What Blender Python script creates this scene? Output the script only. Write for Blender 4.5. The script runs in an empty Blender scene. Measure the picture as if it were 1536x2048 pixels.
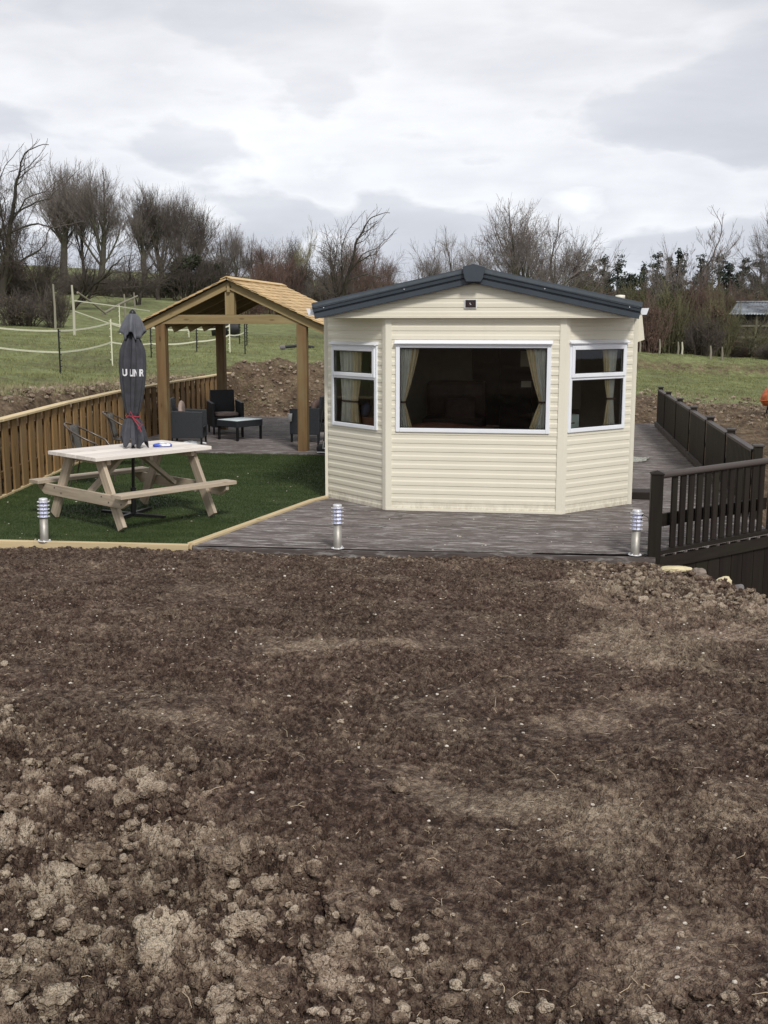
import bpy, math, random
import numpy as np
from mathutils import Vector, Matrix, Euler

scene = bpy.context.scene
COL = scene.collection
random.seed(7)
R = math.radians
pi = math.pi

# ------------------------------------------------------------------ camera
CAM_H, CAM_F, CAM_YAW = 2.3, 2200.0, R(8.4)
CAM_P = math.atan(384 / CAM_F)
cam = bpy.data.cameras.new('camera')
cam_o = bpy.data.objects.new('camera', cam)
COL.objects.link(cam_o)
cam_o.location = (0, 0, CAM_H)
cam_o.rotation_euler = (R(90) - CAM_P, 0, CAM_YAW)
cam.sensor_fit = 'VERTICAL'
cam.sensor_height = 24
cam.lens = 24 * CAM_F / 2048
cam.clip_start = 0.05
cam.clip_end = 3000
scene.camera = cam_o

# ------------------------------------------------------------------ sky + light
SUN_EL, SUN_AZ = R(42), R(200)
w = bpy.data.worlds.new("World")
scene.world = w
w.use_nodes = True
nt = w.node_tree
nt.nodes.clear()


def N(t, typ, **kw):
    n = t.nodes.new(typ)
    for k, v in kw.items():
        if k.startswith('i_'):
            n.inputs[k[2:]].default_value = v
        else:
            setattr(n, k, v)
    return n


def L(t, a, b):
    t.links.new(a, b)


def ramp(t, stops, interp='LINEAR'):
    n = t.nodes.new('ShaderNodeValToRGB')
    cr = n.color_ramp
    cr.interpolation = interp
    while len(cr.elements) > 1:
        cr.elements.remove(cr.elements[-1])
    cr.elements[0].position = stops[0][0]
    c = stops[0][1]
    cr.elements[0].color = c if len(c) == 4 else (*c, 1)
    for p, c in stops[1:]:
        e = cr.elements.new(p)
        e.color = c if len(c) == 4 else (*c, 1)
    return n


def mth(t, op, a, b=None, c=None, clamp=False):
    n = t.nodes.new('ShaderNodeMath')
    n.operation = op
    n.use_clamp = clamp
    for i, v in enumerate((a, b, c)):
        if v is None:
            continue
        if isinstance(v, (int, float)):
            n.inputs[i].default_value = v
        else:
            t.links.new(v, n.inputs[i])
    return n.outputs[0]


def mixc(t, f, a, b, mode='MIX'):
    n = t.nodes.new('ShaderNodeMix')
    n.data_type = 'RGBA'
    n.blend_type = mode
    for i, v in ((0, f), (6, a), (7, b)):
        if isinstance(v, (int, float)):
            n.inputs[i].default_value = v
        elif isinstance(v, tuple):
            n.inputs[i].default_value = v if len(v) == 4 else (*v, 1)
        else:
            t.links.new(v, n.inputs[i])
    return n.outputs[2]


sky = N(nt, 'ShaderNodeTexSky')
sky.sky_type = 'NISHITA'
sky.sun_disc = False
sky.sun_elevation = SUN_EL
sky.sun_rotation = SUN_AZ
tc = N(nt, 'ShaderNodeTexCoord')
sep = N(nt, 'ShaderNodeSeparateXYZ')
L(nt, tc.outputs['Generated'], sep.inputs[0])
zc = mth(nt, 'ADD', mth(nt, 'MAXIMUM', sep.outputs['Z'], 0.0), 0.16)
cx_ = mth(nt, 'DIVIDE', sep.outputs['X'], zc)
cy_ = mth(nt, 'DIVIDE', sep.outputs['Y'], zc)
comb = N(nt, 'ShaderNodeCombineXYZ')
L(nt, cx_, comb.inputs[0]); L(nt, cy_, comb.inputs[1])


def noise(t, vec, scale, detail=6, rough=.55, dist=0.0, dims='3D', w_=None):
    n = N(t, 'ShaderNodeTexNoise')
    n.noise_dimensions = dims
    n.inputs['Scale'].default_value = scale
    n.inputs['Detail'].default_value = detail
    n.inputs['Roughness'].default_value = rough
    n.inputs['Distortion'].default_value = dist
    if w_ is not None:
        n.inputs['W'].default_value = w_
    if vec is not None:
        t.links.new(vec, n.inputs['Vector'])
    return n.outputs['Fac']


def mapping(t, vec, loc=(0, 0, 0), sc=(1, 1, 1), rot=(0, 0, 0)):
    n = N(t, 'ShaderNodeMapping')
    n.inputs['Location'].default_value = loc
    n.inputs['Scale'].default_value = sc
    n.inputs['Rotation'].default_value = rot
    t.links.new(vec, n.inputs['Vector'])
    return n.outputs[0]


v1 = mapping(nt, comb.outputs[0], (3.1, 1.7, 0), (.8, .8, 1), (0, 0, .4))
big = noise(nt, v1, .85, 6, .52, .15)                       # broad grey sheets of stratus
v2 = mapping(nt, comb.outputs[0], (-4.3, 6.2, 0), (.7, 1.15, 1), (0, 0, -.2))
med = noise(nt, v2, 2.1, 8, .56, .15)
v3 = mapping(nt, tc.outputs['Generated'], (1.3, .2, 2.0), (1, 1, 2.4))
cum = noise(nt, v3, 6.5, 9, .47, .12)                       # heaped cumulus low over the horizon
low = N(nt, 'ShaderNodeMapRange')
low.inputs['From Min'].default_value = .30
low.inputs['From Max'].default_value = .08
L(nt, sep.outputs['Z'], low.inputs['Value'])
cumr = ramp(nt, [(.34, (.34, .34, .34)), (.46, (.40, .40, .40)), (.49, (.52, .52, .52)), (.515, (.60, .60, .60)), (.56, (.56, .56, .56)), (.64, (.50, .50, .50)), (.72, (.7, .7, .7))])
L(nt, cum, cumr.inputs[0])
val = mth(nt, 'ADD', mth(nt, 'MULTIPLY', big, .58), mth(nt, 'MULTIPLY', med, .44))
valc = mixc(nt, mth(nt, 'MULTIPLY', low.outputs[0], .72), val, cumr.outputs[0])
skr = ramp(nt, [(.30, (.46, .475, .52)), (.42, (.57, .58, .62)), (.50, (.67, .675, .705)), (.57, (.765, .77, .79)),
                (.66, (.88, .88, .89)), (.80, (1.02, 1.02, 1.02))])
L(nt, valc, skr.inputs[0])
el = ramp(nt, [(.0, (.78, .83, .90)), (.04, (.90, .93, .99)), (.09, (1.02, 1.03, 1.05)), (.17, (1.05, 1.05, 1.055)), (.28, (.97, .966, .965)), (.42, (.83, .82, .82)), (.6, (.82, .81, .81)), (1, (.95, .95, .95))])
L(nt, sep.outputs['Z'], el.inputs[0])
cl = mixc(nt, 1.0, skr.outputs[0], el.outputs[0], 'MULTIPLY')
bg1 = N(nt, 'ShaderNodeBackground')
bg1.inputs['Strength'].default_value = .95
L(nt, cl, bg1.inputs['Color'])
bg2 = N(nt, 'ShaderNodeBackground')
bg2.inputs['Strength'].default_value = .08
L(nt, sky.outputs[0], bg2.inputs['Color'])
mx = N(nt, 'ShaderNodeMixShader')
mx.inputs[0].default_value = .08
L(nt, bg1.outputs[0], mx.inputs[1]); L(nt, bg2.outputs[0], mx.inputs[2])
wo = N(nt, 'ShaderNodeOutputWorld')
L(nt, mx.outputs[0], wo.inputs['Surface'])

sun = bpy.data.lights.new('sun', 'SUN')
sun.energy = 2.0
sun.angle = R(10)
sun.color = (1, .965, .91)
sun_o = bpy.data.objects.new('sun', sun)
COL.objects.link(sun_o)
# sun stands behind the camera to the right, high and veiled
sdir = Vector((math.cos(SUN_EL) * .45, -math.cos(SUN_EL) * .89, math.sin(SUN_EL)))
sun_o.rotation_euler = sdir.to_track_quat('Z', 'Y').to_euler()
sun_o.location = (5, -10, 20)
sky.sun_rotation = math.atan2(sdir.x, sdir.y)
scene.view_settings.view_transform = 'Standard'
scene.view_settings.look = 'None'
scene.view_settings.exposure = .38
scene.view_settings.gamma = 1


def at(px, py, z=None, Y=None):
    """point on height z (or at world Y) under a photo position: used to survey the site"""
    c, s = math.cos(CAM_P), math.sin(CAM_P)
    u = px - 768; v = py - 1024
    a = CAM_F * c - v * s; d = -(CAM_F * s + v * c)
    X = u * math.cos(CAM_YAW) - a * math.sin(CAM_YAW)
    Yy = u * math.sin(CAM_YAW) + a * math.cos(CAM_YAW)
    t = Y / Yy if Y is not None else (z - CAM_H) / d
    return Vector((X * t, Yy * t, CAM_H + d * t))


# ------------------------------------------------------------------ mesh tools
class MB:
    def __init__(s):
        s.v = []; s.f = []; s.uv = []; s.mi = []
        s.smooth = []

    def add(s, verts, faces, uvs=None, mi=0, smooth=False):
        b = len(s.v)
        s.v += [tuple(p) for p in verts]
        for k, f in enumerate(faces):
            s.f.append(tuple(i + b for i in f))
            if uvs is None:
                s.uv.append([(verts[i][0] + verts[i][1], verts[i][2]) for i in f])
            else:
                s.uv.append(uvs[k])
            s.mi.append(mi); s.smooth.append(smooth)

    def box(s, c, size, M=None, mi=0, taper=None):
        """oriented box, UV runs along the grain (longest side), each box its own random plank id"""
        sx, sy, sz = [q / 2 for q in size]
        loc = [Vector((x * sx, y * sy, z * sz)) for x in (-1, 1) for y in (-1, 1) for z in (-1, 1)]
        if taper:
            loc = [Vector((p.x * (taper if p.z > 0 else 1), p.y * (taper if p.z > 0 else 1), p.z)) for p in loc]
        F = [(0, 1, 3, 2), (4, 6, 7, 5), (0, 4, 5, 1), (2, 3, 7, 6), (0, 2, 6, 4), (1, 5, 7, 3)]
        g = max(range(3), key=lambda i: size[i])
        o = [i for i in range(3) if i != g]
        ou = 20 * random.randint(0, 400); ov = 20 * random.randint(0, 400)
        uvs = [[(loc[i][g] + ou, loc[i][o[0]] + loc[i][o[1]] + ov) for i in f] for f in F]
        c = Vector(c)
        vs = [(M @ p if M is not None else p) + c for p in loc]
        s.add(vs, F, uvs, mi)

    def bar(s, a, b, wd, th, up=(0, 0, 1), mi=0):
        a = Vector(a); b = Vector(b)
        d = b - a; ln = d.length
        x = d.normalized(); u = Vector(up)
        y = u.cross(x)
        if y.length < 1e-5:
            y = Vector((0, 1, 0)).cross(x)
        y.normalize(); z = x.cross(y)
        M = Matrix((x, y, z)).transposed()
        s.box((a + b) / 2, (ln, wd, th), M, mi)

    def tube(s, pts, r, n=8, mi=0, closed=False, caps=True):
        pts = [Vector(p) for p in pts]
        rs = r if isinstance(r, (list, tuple)) else [r] * len(pts)
        rings = []; ref = Vector((0, 0, 1))
        m = len(pts)
        for i, p in enumerate(pts):
            if closed:
                t = pts[(i + 1) % m] - pts[i - 1]
            else:
                t = pts[min(i + 1, m - 1)] - pts[max(i - 1, 0)]
            t.normalize()
            if abs(t.dot(ref)) > .98:
                ref = Vector((1, 0, 0)) if abs(t.x) < .9 else Vector((0, 1, 0))
            a = t.cross(ref).normalized(); b = t.cross(a)
            ref = b.cross(t) if False else ref
            rings.append([p + (a * math.cos(2 * pi * k / n) + b * math.sin(2 * pi * k / n)) * rs[i] for k in range(n)])
        vs = [q for rg in rings for q in rg]
        F = []; U = []
        ou = 20 * random.randint(0, 200)
        for i in range(m if closed else m - 1):
            j = (i + 1) % m
            for k in range(n):
                k2 = (k + 1) % n
                F.append((i * n + k, i * n + k2, j * n + k2, j * n + k))
                U.append([(ou + i * .1, k * .03), (ou + i * .1, k * .03 + .03), (ou + i * .1 + .1, k * .03 + .03), (ou + i * .1 + .1, k * .03)])
        s.add(vs, F, U, mi, True)
        if caps and not closed:
            b = len(s.v)
            s.add(rings[0], [tuple(range(n - 1, -1, -1))], None, mi)
            s.add(rings[-1], [tuple(range(n))], None, mi)

    def lathe(s, prof, n=24, c=(0, 0, 0), mi=0, smooth=True):
        vs = []
        for r, z in prof:
            for k in range(n):
                a = 2 * pi * k / n
                vs.append((c[0] + r * math.cos(a), c[1] + r * math.sin(a), c[2] + z))
        F = []
        for i in range(len(prof) - 1):
            for k in range(n):
                k2 = (k + 1) % n
                F.append((i * n + k, i * n + k2, (i + 1) * n + k2, (i + 1) * n + k))
        s.add(vs, F, None, mi, smooth)

    def prism(s, poly, off, mi=0, mapf=None):
        """poly list of 3D points (planar), extruded by vector off"""
        n = len(poly); off = Vector(off)
        a = [Vector(p) for p in poly]; b = [p + off for p in a]
        F = [tuple(range(n - 1, -1, -1)), tuple(range(n, 2 * n))]
        F += [(i, (i + 1) % n, n + (i + 1) % n, n + i) for i in range(n)]
        s.add(a + b, F, None, mi)

    def grid(s, P, mi=0, smooth=True, uvs=None):
        """P[i][j] points"""
        ni = len(P); nj = len(P[0])
        vs = [q for r_ in P for q in r_]
        F = []; U = []
        for i in range(ni - 1):
            for j in range(nj - 1):
                F.append((i * nj + j, i * nj + j + 1, (i + 1) * nj + j + 1, (i + 1) * nj + j))
                U.append([(i, j), (i, j + 1), (i + 1, j + 1), (i + 1, j)])
        s.add(vs, F, U, mi, smooth)

    def build(s, name, mat, parent=None, off=None, bevel=0, weld=False, solid=0):
        me = bpy.data.meshes.new(name)
        vs = s.v
        if off is not None:
            vs = [(p[0] - off[0], p[1] - off[1], p[2] - off[2]) for p in vs]
        me.from_pydata(vs, [], s.f)
        uvl = me.uv_layers.new(name='UVMap')
        fl = np.array([c for f in s.uv for q in f for c in q], dtype=np.float32)
        uvl.data.foreach_set('uv', fl)
        mats = mat if isinstance(mat, (list, tuple)) else [mat]
        for m in mats:
            me.materials.append(m)
        me.polygons.foreach_set('material_index', s.mi)
        me.polygons.foreach_set('use_smooth', s.smooth)
        me.update()
        o = bpy.data.objects.new(name, me)
        COL.objects.link(o)
        if parent is not None:
            o.parent = parent
        if solid:
            md = o.modifiers.new('solid', 'SOLIDIFY'); md.thickness = solid
        if bevel:
            md = o.modifiers.new('bevel', 'BEVEL'); md.width = bevel; md.segments = 2; md.limit_method = 'ANGLE'
            md.harden_normals = False
        return o


def npmesh(name, V, F, mat, parent=None, smooth=False, attrs=None):
    """V (n,3) float array, F (m,k) int array"""
    me = bpy.data.meshes.new(name)
    V = np.ascontiguousarray(V, dtype=np.float32); F = np.ascontiguousarray(F, dtype=np.int32)
    m, k = F.shape
    me.vertices.add(len(V)); me.vertices.foreach_set('co', V.ravel())
    me.loops.add(m * k); me.loops.foreach_set('vertex_index', F.ravel())
    me.polygons.add(m)
    me.polygons.foreach_set('loop_start', np.arange(0, m * k, k, dtype=np.int32))
    me.polygons.foreach_set('loop_total', np.full(m, k, dtype=np.int32))
    me.polygons.foreach_set('use_smooth', np.full(m, smooth, dtype=bool))
    for m_ in (mat if isinstance(mat, (list, tuple)) else [mat]):
        me.materials.append(m_)
    if attrs:
        for an, data in attrs.items():
            a = me.attributes.new(an, 'FLOAT', 'POINT')
            a.data.foreach_set('value', np.ascontiguousarray(data, dtype=np.float32))
    me.update(calc_edges=True)
    o = bpy.data.objects.new(name, me)
    COL.objects.link(o)
    if parent is not None:
        o.parent = parent
    return o


def thing(name, label, cat, loc=(0, 0, 0), rz=0.0, group=None):
    o = bpy.data.objects.new(name, None)
    o.empty_display_size = .2
    COL.objects.link(o)
    o.location = loc; o.rotation_euler = (0, 0, rz)
    return tag(o, label, cat, group)


def tag(o, label=None, cat=None, group=None, kind=None):
    if label: o['label'] = label
    if cat: o['category'] = cat
    if group: o['group'] = group
    if kind: o['kind'] = kind
    return o


def children(o):
    return [c for c in bpy.data.objects if c.parent is o]


def copy_tree(o, parent=None, kids=None):
    c = o.copy(); COL.objects.link(c)
    if parent is not None: c.parent = parent
    for ch in children(o):
        copy_tree(ch, c)
    return c


# ------------------------------------------------------------------ materials
def new_mat(name):
    m = bpy.data.materials.new(name); m.use_nodes = True
    t = m.node_tree
    b = t.nodes['Principled BSDF']
    return m, t, b


def plain(name, c, rough=.6, metal=0.0, var=.08, scale=8, bump=0.0, bscale=60, spec=.5, coat=0):
    m, t, b = new_mat(name)
    b.inputs['Roughness'].default_value = rough
    b.inputs['Metallic'].default_value = metal
    b.inputs['Specular IOR Level'].default_value = spec
    b.inputs['Coat Weight'].default_value = coat
    tcn = N(t, 'ShaderNodeTexCoord')
    nz = noise(t, tcn.outputs['Object'], scale, 5, .6)
    lo = tuple(x * (1 - var * 1.6) for x in c); hi = tuple(min(1, x * (1 + var * 1.6)) for x in c)
    r_ = ramp(t, [(.3, lo), (.7, hi)])
    L(t, nz, r_.inputs[0]); L(t, r_.outputs[0], b.inputs['Base Color'])
    if bump:
        n2_ = noise(t, tcn.outputs['Object'], bscale, 3, .6)
        bp = N(t, 'ShaderNodeBump'); bp.inputs['Strength'].default_value = bump; bp.inputs['Distance'].default_value = .01
        L(t, n2_, bp.inputs['Height']); L(t, bp.outputs[0], b.inputs['Normal'])
    return m


def wood(name, c1, c2, rough=.7, gs=(1.2, 26), var=.35, knots=True, bump=.25, weather=None, green=None):
    """grain along U; every plank gets its own tone from the integer id in its UV offset"""
    m, t, b = new_mat(name)
    b.inputs['Roughness'].default_value = rough
    b.inputs['Specular IOR Level'].default_value = .22
    uv = N(t, 'ShaderNodeUVMap')
    g = noise(t, mapping(t, uv.outputs[0], (0, 0, 0), (gs[0], gs[1], 1)), 1.0, 6, .62, .3)
    r_ = ramp(t, [(.28, c1), (.72, c2)])
    L(t, g, r_.inputs[0])
    col = r_.outputs[0]
    # plank id
    ad = N(t, 'ShaderNodeVectorMath'); ad.operation = 'ADD'; ad.inputs[1].default_value = (10, 10, 0)
    L(t, uv.outputs[0], ad.inputs[0])
    sn = N(t, 'ShaderNodeVectorMath'); sn.operation = 'SNAP'; sn.inputs[1].default_value = (20, 20, 1)
    L(t, ad.outputs[0], sn.inputs[0])
    wn = N(t, 'ShaderNodeTexWhiteNoise'); wn.noise_dimensions = '3D'
    L(t, sn.outputs[0], wn.inputs['Vector'])
    vr = ramp(t, [(0, (1 - var,) * 3), (1, (1 + var * .6,) * 3)])
    L(t, wn.outputs['Value'], vr.inputs[0])
    col = mixc(t, 1.0, col, vr.outputs[0], 'MULTIPLY')
    if green:
        gn = noise(t, mapping(t, uv.outputs[0], (3, 5, 0), (1.2, 5, 1)), 1, 3, .5)
        gr = ramp(t, [(.45, (0, 0, 0)), (.68, (1, 1, 1))]); L(t, gn, gr.inputs[0])
        f = mth(t, 'MULTIPLY', gr.outputs[0], mth(t, 'ADD', mth(t, 'MULTIPLY', wn.outputs['Color'], .9), .1))
        col = mixc(t, f, col, green)
    if knots:
        vo = N(t, 'ShaderNodeTexVoronoi'); vo.inputs['Scale'].default_value = 1
        L(t, mapping(t, uv.outputs[0], (.3, .7, 0), (2.2, 7, 1)), vo.inputs['Vector'])
        kr = ramp(t, [(.0, (.35, .3, .28)), (.09, (.55, .5, .45)), (.15, (1, 1, 1))])
        L(t, vo.outputs['Distance'], kr.inputs[0])
        col = mixc(t, .8, col, kr.outputs[0], 'MULTIPLY')
    if weather:
        wnz = noise(t, mapping(t, uv.outputs[0], (8, 1, 0), (3.2, 15, 1)), 1, 7, .7, .2)
        wr = ramp(t, [(.50, (0, 0, 0)), (.66, (1, 1, 1))]); L(t, wnz, wr.inputs[0])
        col = mixc(t, mth(t, 'MULTIPLY', wr.outputs[0], weather[1]), col, weather[0])
    L(t, col, b.inputs['Base Color'])
    bp = N(t, 'ShaderNodeBump'); bp.inputs['Strength'].default_value = bump; bp.inputs['Distance'].default_value = .004
    L(t, g, bp.inputs['Height']); L(t, bp.outputs[0], b.inputs['Normal'])
    return m


M = {}
M['new_timber'] = wood('new_timber', (.50, .39, .22), (.68, .55, .34), var=.15, knots=True)
M['treated'] = wood('treated_timber', (.25, .15, .06), (.38, .25, .115), var=.22, green=(.25, .21, .09, 1))
M['post'] = wood('post_timber', (.125, .075, .034), (.225, .14, .066), var=.12, green=(.23, .19, .10, 1), gs=(.8, 14))
M['beam'] = wood('beam_timber', (.22, .16, .075), (.34, .255, .135), var=.15, green=(.33, .27, .13, 1))
M['fence'] = wood('fence_timber', (.20, .115, .048), (.39, .245, .108), var=.32, green=(.17, .14, .09, 1))
M['shingle'] = wood('cedar_shingle', (.46, .31, .15), (.66, .49, .27), var=.25, knots=False)
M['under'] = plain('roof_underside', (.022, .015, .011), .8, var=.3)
M['table'] = wood('picnic_wood', (.36, .29, .215), (.54, .455, .35), var=.2, weather=((.30, .27, .24, 1), .35))
M['tabletop'] = wood('table_top_wood', (.66, .60, .54), (.80, .75, .69), var=.12, knots=True, gs=(1, 18), bump=.1)
M['deckdark'] = wood('dark_stained_timber', (.012, .0085, .0065), (.026, .019, .015), rough=.6, var=.35, knots=False, green=(.021, .021, .012, 1))
M['rail'] = wood('stained_rail', (.045, .036, .032), (.085, .072, .066), rough=.5, var=.2, knots=False)
M['deck'] = wood('deck_boards', (.076, .062, .057), (.178, .152, .142), rough=.62, gs=(2.2, 32), var=.30, knots=False, bump=.5,
                 weather=((.40, .38, .37, 1), .85))
M['cream'] = plain('cream_cladding', (.74, .70, .575), .42, var=.018, scale=1.5, bump=.03, bscale=30)
def add_splash(m, h=.16, c=(.30, .24, .17, 1), amt=.45):
    t = m.node_tree; b = t.nodes['Principled BSDF']
    src = b.inputs['Base Color'].links[0].from_socket
    tcn = N(t, 'ShaderNodeTexCoord'); sp = N(t, 'ShaderNodeSeparateXYZ'); L(t, tcn.outputs['Object'], sp.inputs[0])
    mr = N(t, 'ShaderNodeMapRange'); mr.inputs['From Min'].default_value = h; mr.inputs['From Max'].default_value = 0.0
    L(t, sp.outputs['Z'], mr.inputs['Value'])
    nz = noise(t, mapping(t, tcn.outputs['Object'], (0, 0, 0), (1, 1, .5)), 18, 6, .7)
    rr = ramp(t, [(.42, (0, 0, 0)), (.62, (1, 1, 1))]); L(t, nz, rr.inputs[0])
    st = noise(t, mapping(t, tcn.outputs['Object'], (0, 0, 0), (7, 7, .35)), 1.0, 5, .6)
    sr = ramp(t, [(.55, (0, 0, 0)), (.8, (1, 1, 1))]); L(t, st, sr.inputs[0])
    f = mth(t, 'ADD', mth(t, 'MULTIPLY', mth(t, 'MULTIPLY', mr.outputs[0], rr.outputs[0]), amt), mth(t, 'MULTIPLY', sr.outputs[0], .05), clamp=True)
    L(t, mixc(t, f, src, c), b.inputs['Base Color'])


add_splash(M['cream'])
M['creamtrim'] = plain('cream_trim', (.76, .72, .60), .38, var=.015, scale=2)
M['upvc'] = plain('white_upvc', (.80, .82, .86), .3, var=.012)
M['slate'] = plain('slate_grey_plastic', (.040, .052, .066), .38, var=.07, scale=4)
M['roof'] = plain('grey_roof_sheet', (.07, .085, .10), .5, var=.1)
M['steel'] = plain('brushed_steel', (.36, .345, .31), .5, .6, var=.08, scale=20)
M['steelrim'] = plain('polished_steel', (.72, .72, .74), .35, .5, var=.03)
M['lampglass'] = plain('lamp_diffuser', (.62, .65, .86), .25, var=.05)
M['black'] = plain('black_metal', (.012, .012, .013), .4, .2, var=.1)
M['wicker'] = plain('dark_rattan', (.020, .023, .028), .55, var=.2, scale=60, bump=.6, bscale=90)
M['rattan'] = plain('grey_rattan', (.10, .095, .085), .6, var=.3, scale=80, bump=.6, bscale=120)
M['tubegrey'] = plain('grey_brown_tube', (.12, .10, .085), .35, .5, var=.1)
M['tableglass'] = plain('frosted_glass_top', (.80, .90, .92), .45, var=.02, spec=.3)
M['cushion'] = plain('beige_cushion', (.36, .28, .245), .9, var=.12, bump=.4, bscale=14)
M['cushion_dark'] = plain('brown_cushion', (.13, .085, .075), .9, var=.15, bump=.3, bscale=20)
M['canopy'] = plain('charcoal_canopy', (.046, .047, .057), .82, var=.25, scale=5, bump=.35, bscale=26)
M['canopylight'] = plain('charcoal_vent_flap', (.12, .125, .145), .8, var=.18, scale=6)
M['whiteprint'] = plain('white_print', (.75, .75, .78), .7, var=.03)
M['redcord'] = plain('red_cord', (.35, .03, .05), .7)
M['blueplastic'] = plain('blue_packet', (.055, .10, .48), .3, var=.2, scale=30)
M['whiteplastic'] = plain('white_plastic', (.75, .76, .78), .35, var=.04)
M['blackplastic'] = plain('black_plastic', (.016, .016, .018), .4, var=.15)
M['orange'] = plain('orange_paint', (.50, .13, .035), .5, var=.2, scale=12, bump=.15)
M['lining'] = plain('curtain_lining', (.82, .82, .76), .9, var=.06, scale=10)
M['beigecloth'] = plain('curtain_cloth', (.82, .70, .47), .9, var=.08, scale=10)
M['inwall'] = plain('interior_wall', (.36, .32, .25), .8, var=.06)
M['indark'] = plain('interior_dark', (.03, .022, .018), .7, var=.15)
M['inwood'] = plain('interior_wood', (.09, .045, .03), .55, var=.15)
M['brownleather'] = plain('brown_leather', (.20, .085, .055), .5, var=.15, bump=.2, bscale=20)
M['bluecloth'] = plain('blue_cloth', (.06, .09, .16), .9, var=.1)
M['pale_box'] = plain('pale_green_paint', (.52, .62, .58), .5, var=.04)
M['beigeboard'] = plain('beige_board', (.22, .19, .13), .6, var=.06)
M['plaque'] = plain('dark_plaque', (.018, .008, .008), .3, var=.1)
M['cotton'] = plain('rag_cloth', (.33, .34, .31), .95, var=.45, scale=25, bump=.5, bscale=40)
M['tape'] = plain('electric_tape', (.66, .66, .50), .6, var=.05)
M['whitepost'] = wood('pale_weathered_post', (.38, .36, .28), (.56, .55, .44), var=.1, knots=False)
M['greypost'] = wood('grey_post', (.17, .155, .12), (.30, .28, .22), var=.2, knots=False)
M['barnroof'] = plain('corrugated_roof', (.33, .36, .39), .45, .2, var=.3, scale=1.2)
M['barnwood'] = wood('barn_boards', (.035, .028, .024), (.09, .075, .068), var=.5, knots=False)
M['stoneyellow'] = plain('pale_yellow_stone', (.62, .54, .34), .85, var=.1, scale=8, bump=.3, bscale=20)
M['stonegrey'] = plain('grey_stone', (.17, .155, .155), .85, var=.25, scale=14, bump=.5, bscale=25)
M['stonebrown'] = plain('brown_stone', (.21, .17, .14), .9, var=.25, scale=14, bump=.5, bscale=25)


def glass_mat():
    m, t, b = new_mat('window_glass')
    t.nodes.remove(b)
    tr = N(t, 'ShaderNodeBsdfTransparent'); tr.inputs[0].default_value = (.86, .88, .86, 1)
    gl = N(t, 'ShaderNodeBsdfGlossy'); gl.inputs['Roughness'].default_value = .02
    gl.inputs['Color'].default_value = (.9, .9, .9, 1)
    fr = N(t, 'ShaderNodeFresnel'); fr.inputs[0].default_value = 1.5
    mxs = N(t, 'ShaderNodeMixShader')
    L(t, fr.outputs[0], mxs.inputs[0]); L(t, tr.outputs[0], mxs.inputs[1]); L(t, gl.outputs[0], mxs.inputs[2])
    L(t, mxs.outputs[0], t.nodes['Material Output'].inputs[0])
    return m


M['glass'] = glass_mat()


# ------------------------------------------------------------------ numpy noise
def _h(ix, iy, seed):
    h = (ix.astype(np.int64) * 374761393 + iy.astype(np.int64) * 668265263 + seed * 1442695041) & 0xffffffff
    h = ((h ^ (h >> 13)) * 1274126177) & 0xffffffff
    h = ((h ^ (h >> 16)) * 2246822519) & 0xffffffff
    return ((h ^ (h >> 15)) & 0xffffff) / float(0xffffff)


def vnoise(x, y, seed=0):
    ix = np.floor(x); iy = np.floor(y); fx = x - ix; fy = y - iy
    a = np.zeros_like(x)
    sx = fx * fx * fx * (fx * (fx * 6 - 15) + 10); sy = fy * fy * fy * (fy * (fy * 6 - 15) + 10)
    res = []
    for dx in (0, 1):
        for dy in (0, 1):
            an = _h(ix + dx, iy + dy, seed) * 2 * np.pi
            res.append(np.cos(an) * (fx - dx) + np.sin(an) * (fy - dy))
    a = res[0] * (1 - sy) + res[1] * sy
    b = res[2] * (1 - sy) + res[3] * sy
    return (a * (1 - sx) + b * sx) * 1.5


def fbm(x, y, oct_=5, seed=0, gain=.5, lac=2.03):
    s = np.zeros_like(x); a = 1.0; f = 1.0
    for i in range(oct_):
        s += a * vnoise(x * f + 17.3 * i, y * f - 9.1 * i, seed + i)
        a *= gain; f *= lac
    return s


def clods(x, y, cell, seed, lo=.25, hi=.62, prob=1.0):
    """height of half-buried lumps scattered on a jittered grid (in units of cell), plus a random id"""
    X = x / cell; Y = y / cell
    ix = np.floor(X); iy = np.floor(Y)
    out = np.zeros_like(x); idv = np.zeros_like(x)
    for dx in (-1, 0, 1):
        for dy in (-1, 0, 1):
            jx = ix + dx; jy = iy + dy
            px = jx + _h(jx, jy, seed); py = jy + _h(jx, jy, seed + 1)
            r = lo + (hi - lo) * _h(jx, jy, seed + 2) ** 1.5
            an = _h(jx, jy, seed + 4) * 3.14; asp = .6 + .4 * _h(jx, jy, seed + 5)
            ex = X - px; ey = Y - py
            rx = ex * np.cos(an) + ey * np.sin(an); ry = (-ex * np.sin(an) + ey * np.cos(an)) / asp
            q = 1 - (rx * rx + ry * ry) / (r * r)
            hgt = np.sqrt(np.clip(q, 0, 1)) * r * (_h(jx, jy, seed + 3) < prob)
            m_ = hgt > out
            out = np.where(m_, hgt, out); idv = np.where(m_, _h(jx, jy, seed + 6), idv)
    return out * cell, idv


def sstep(a, b, x):
    t = np.clip((x - a) / (b - a), 0, 1)
    return t * t * (3 - 2 * t)
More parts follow.
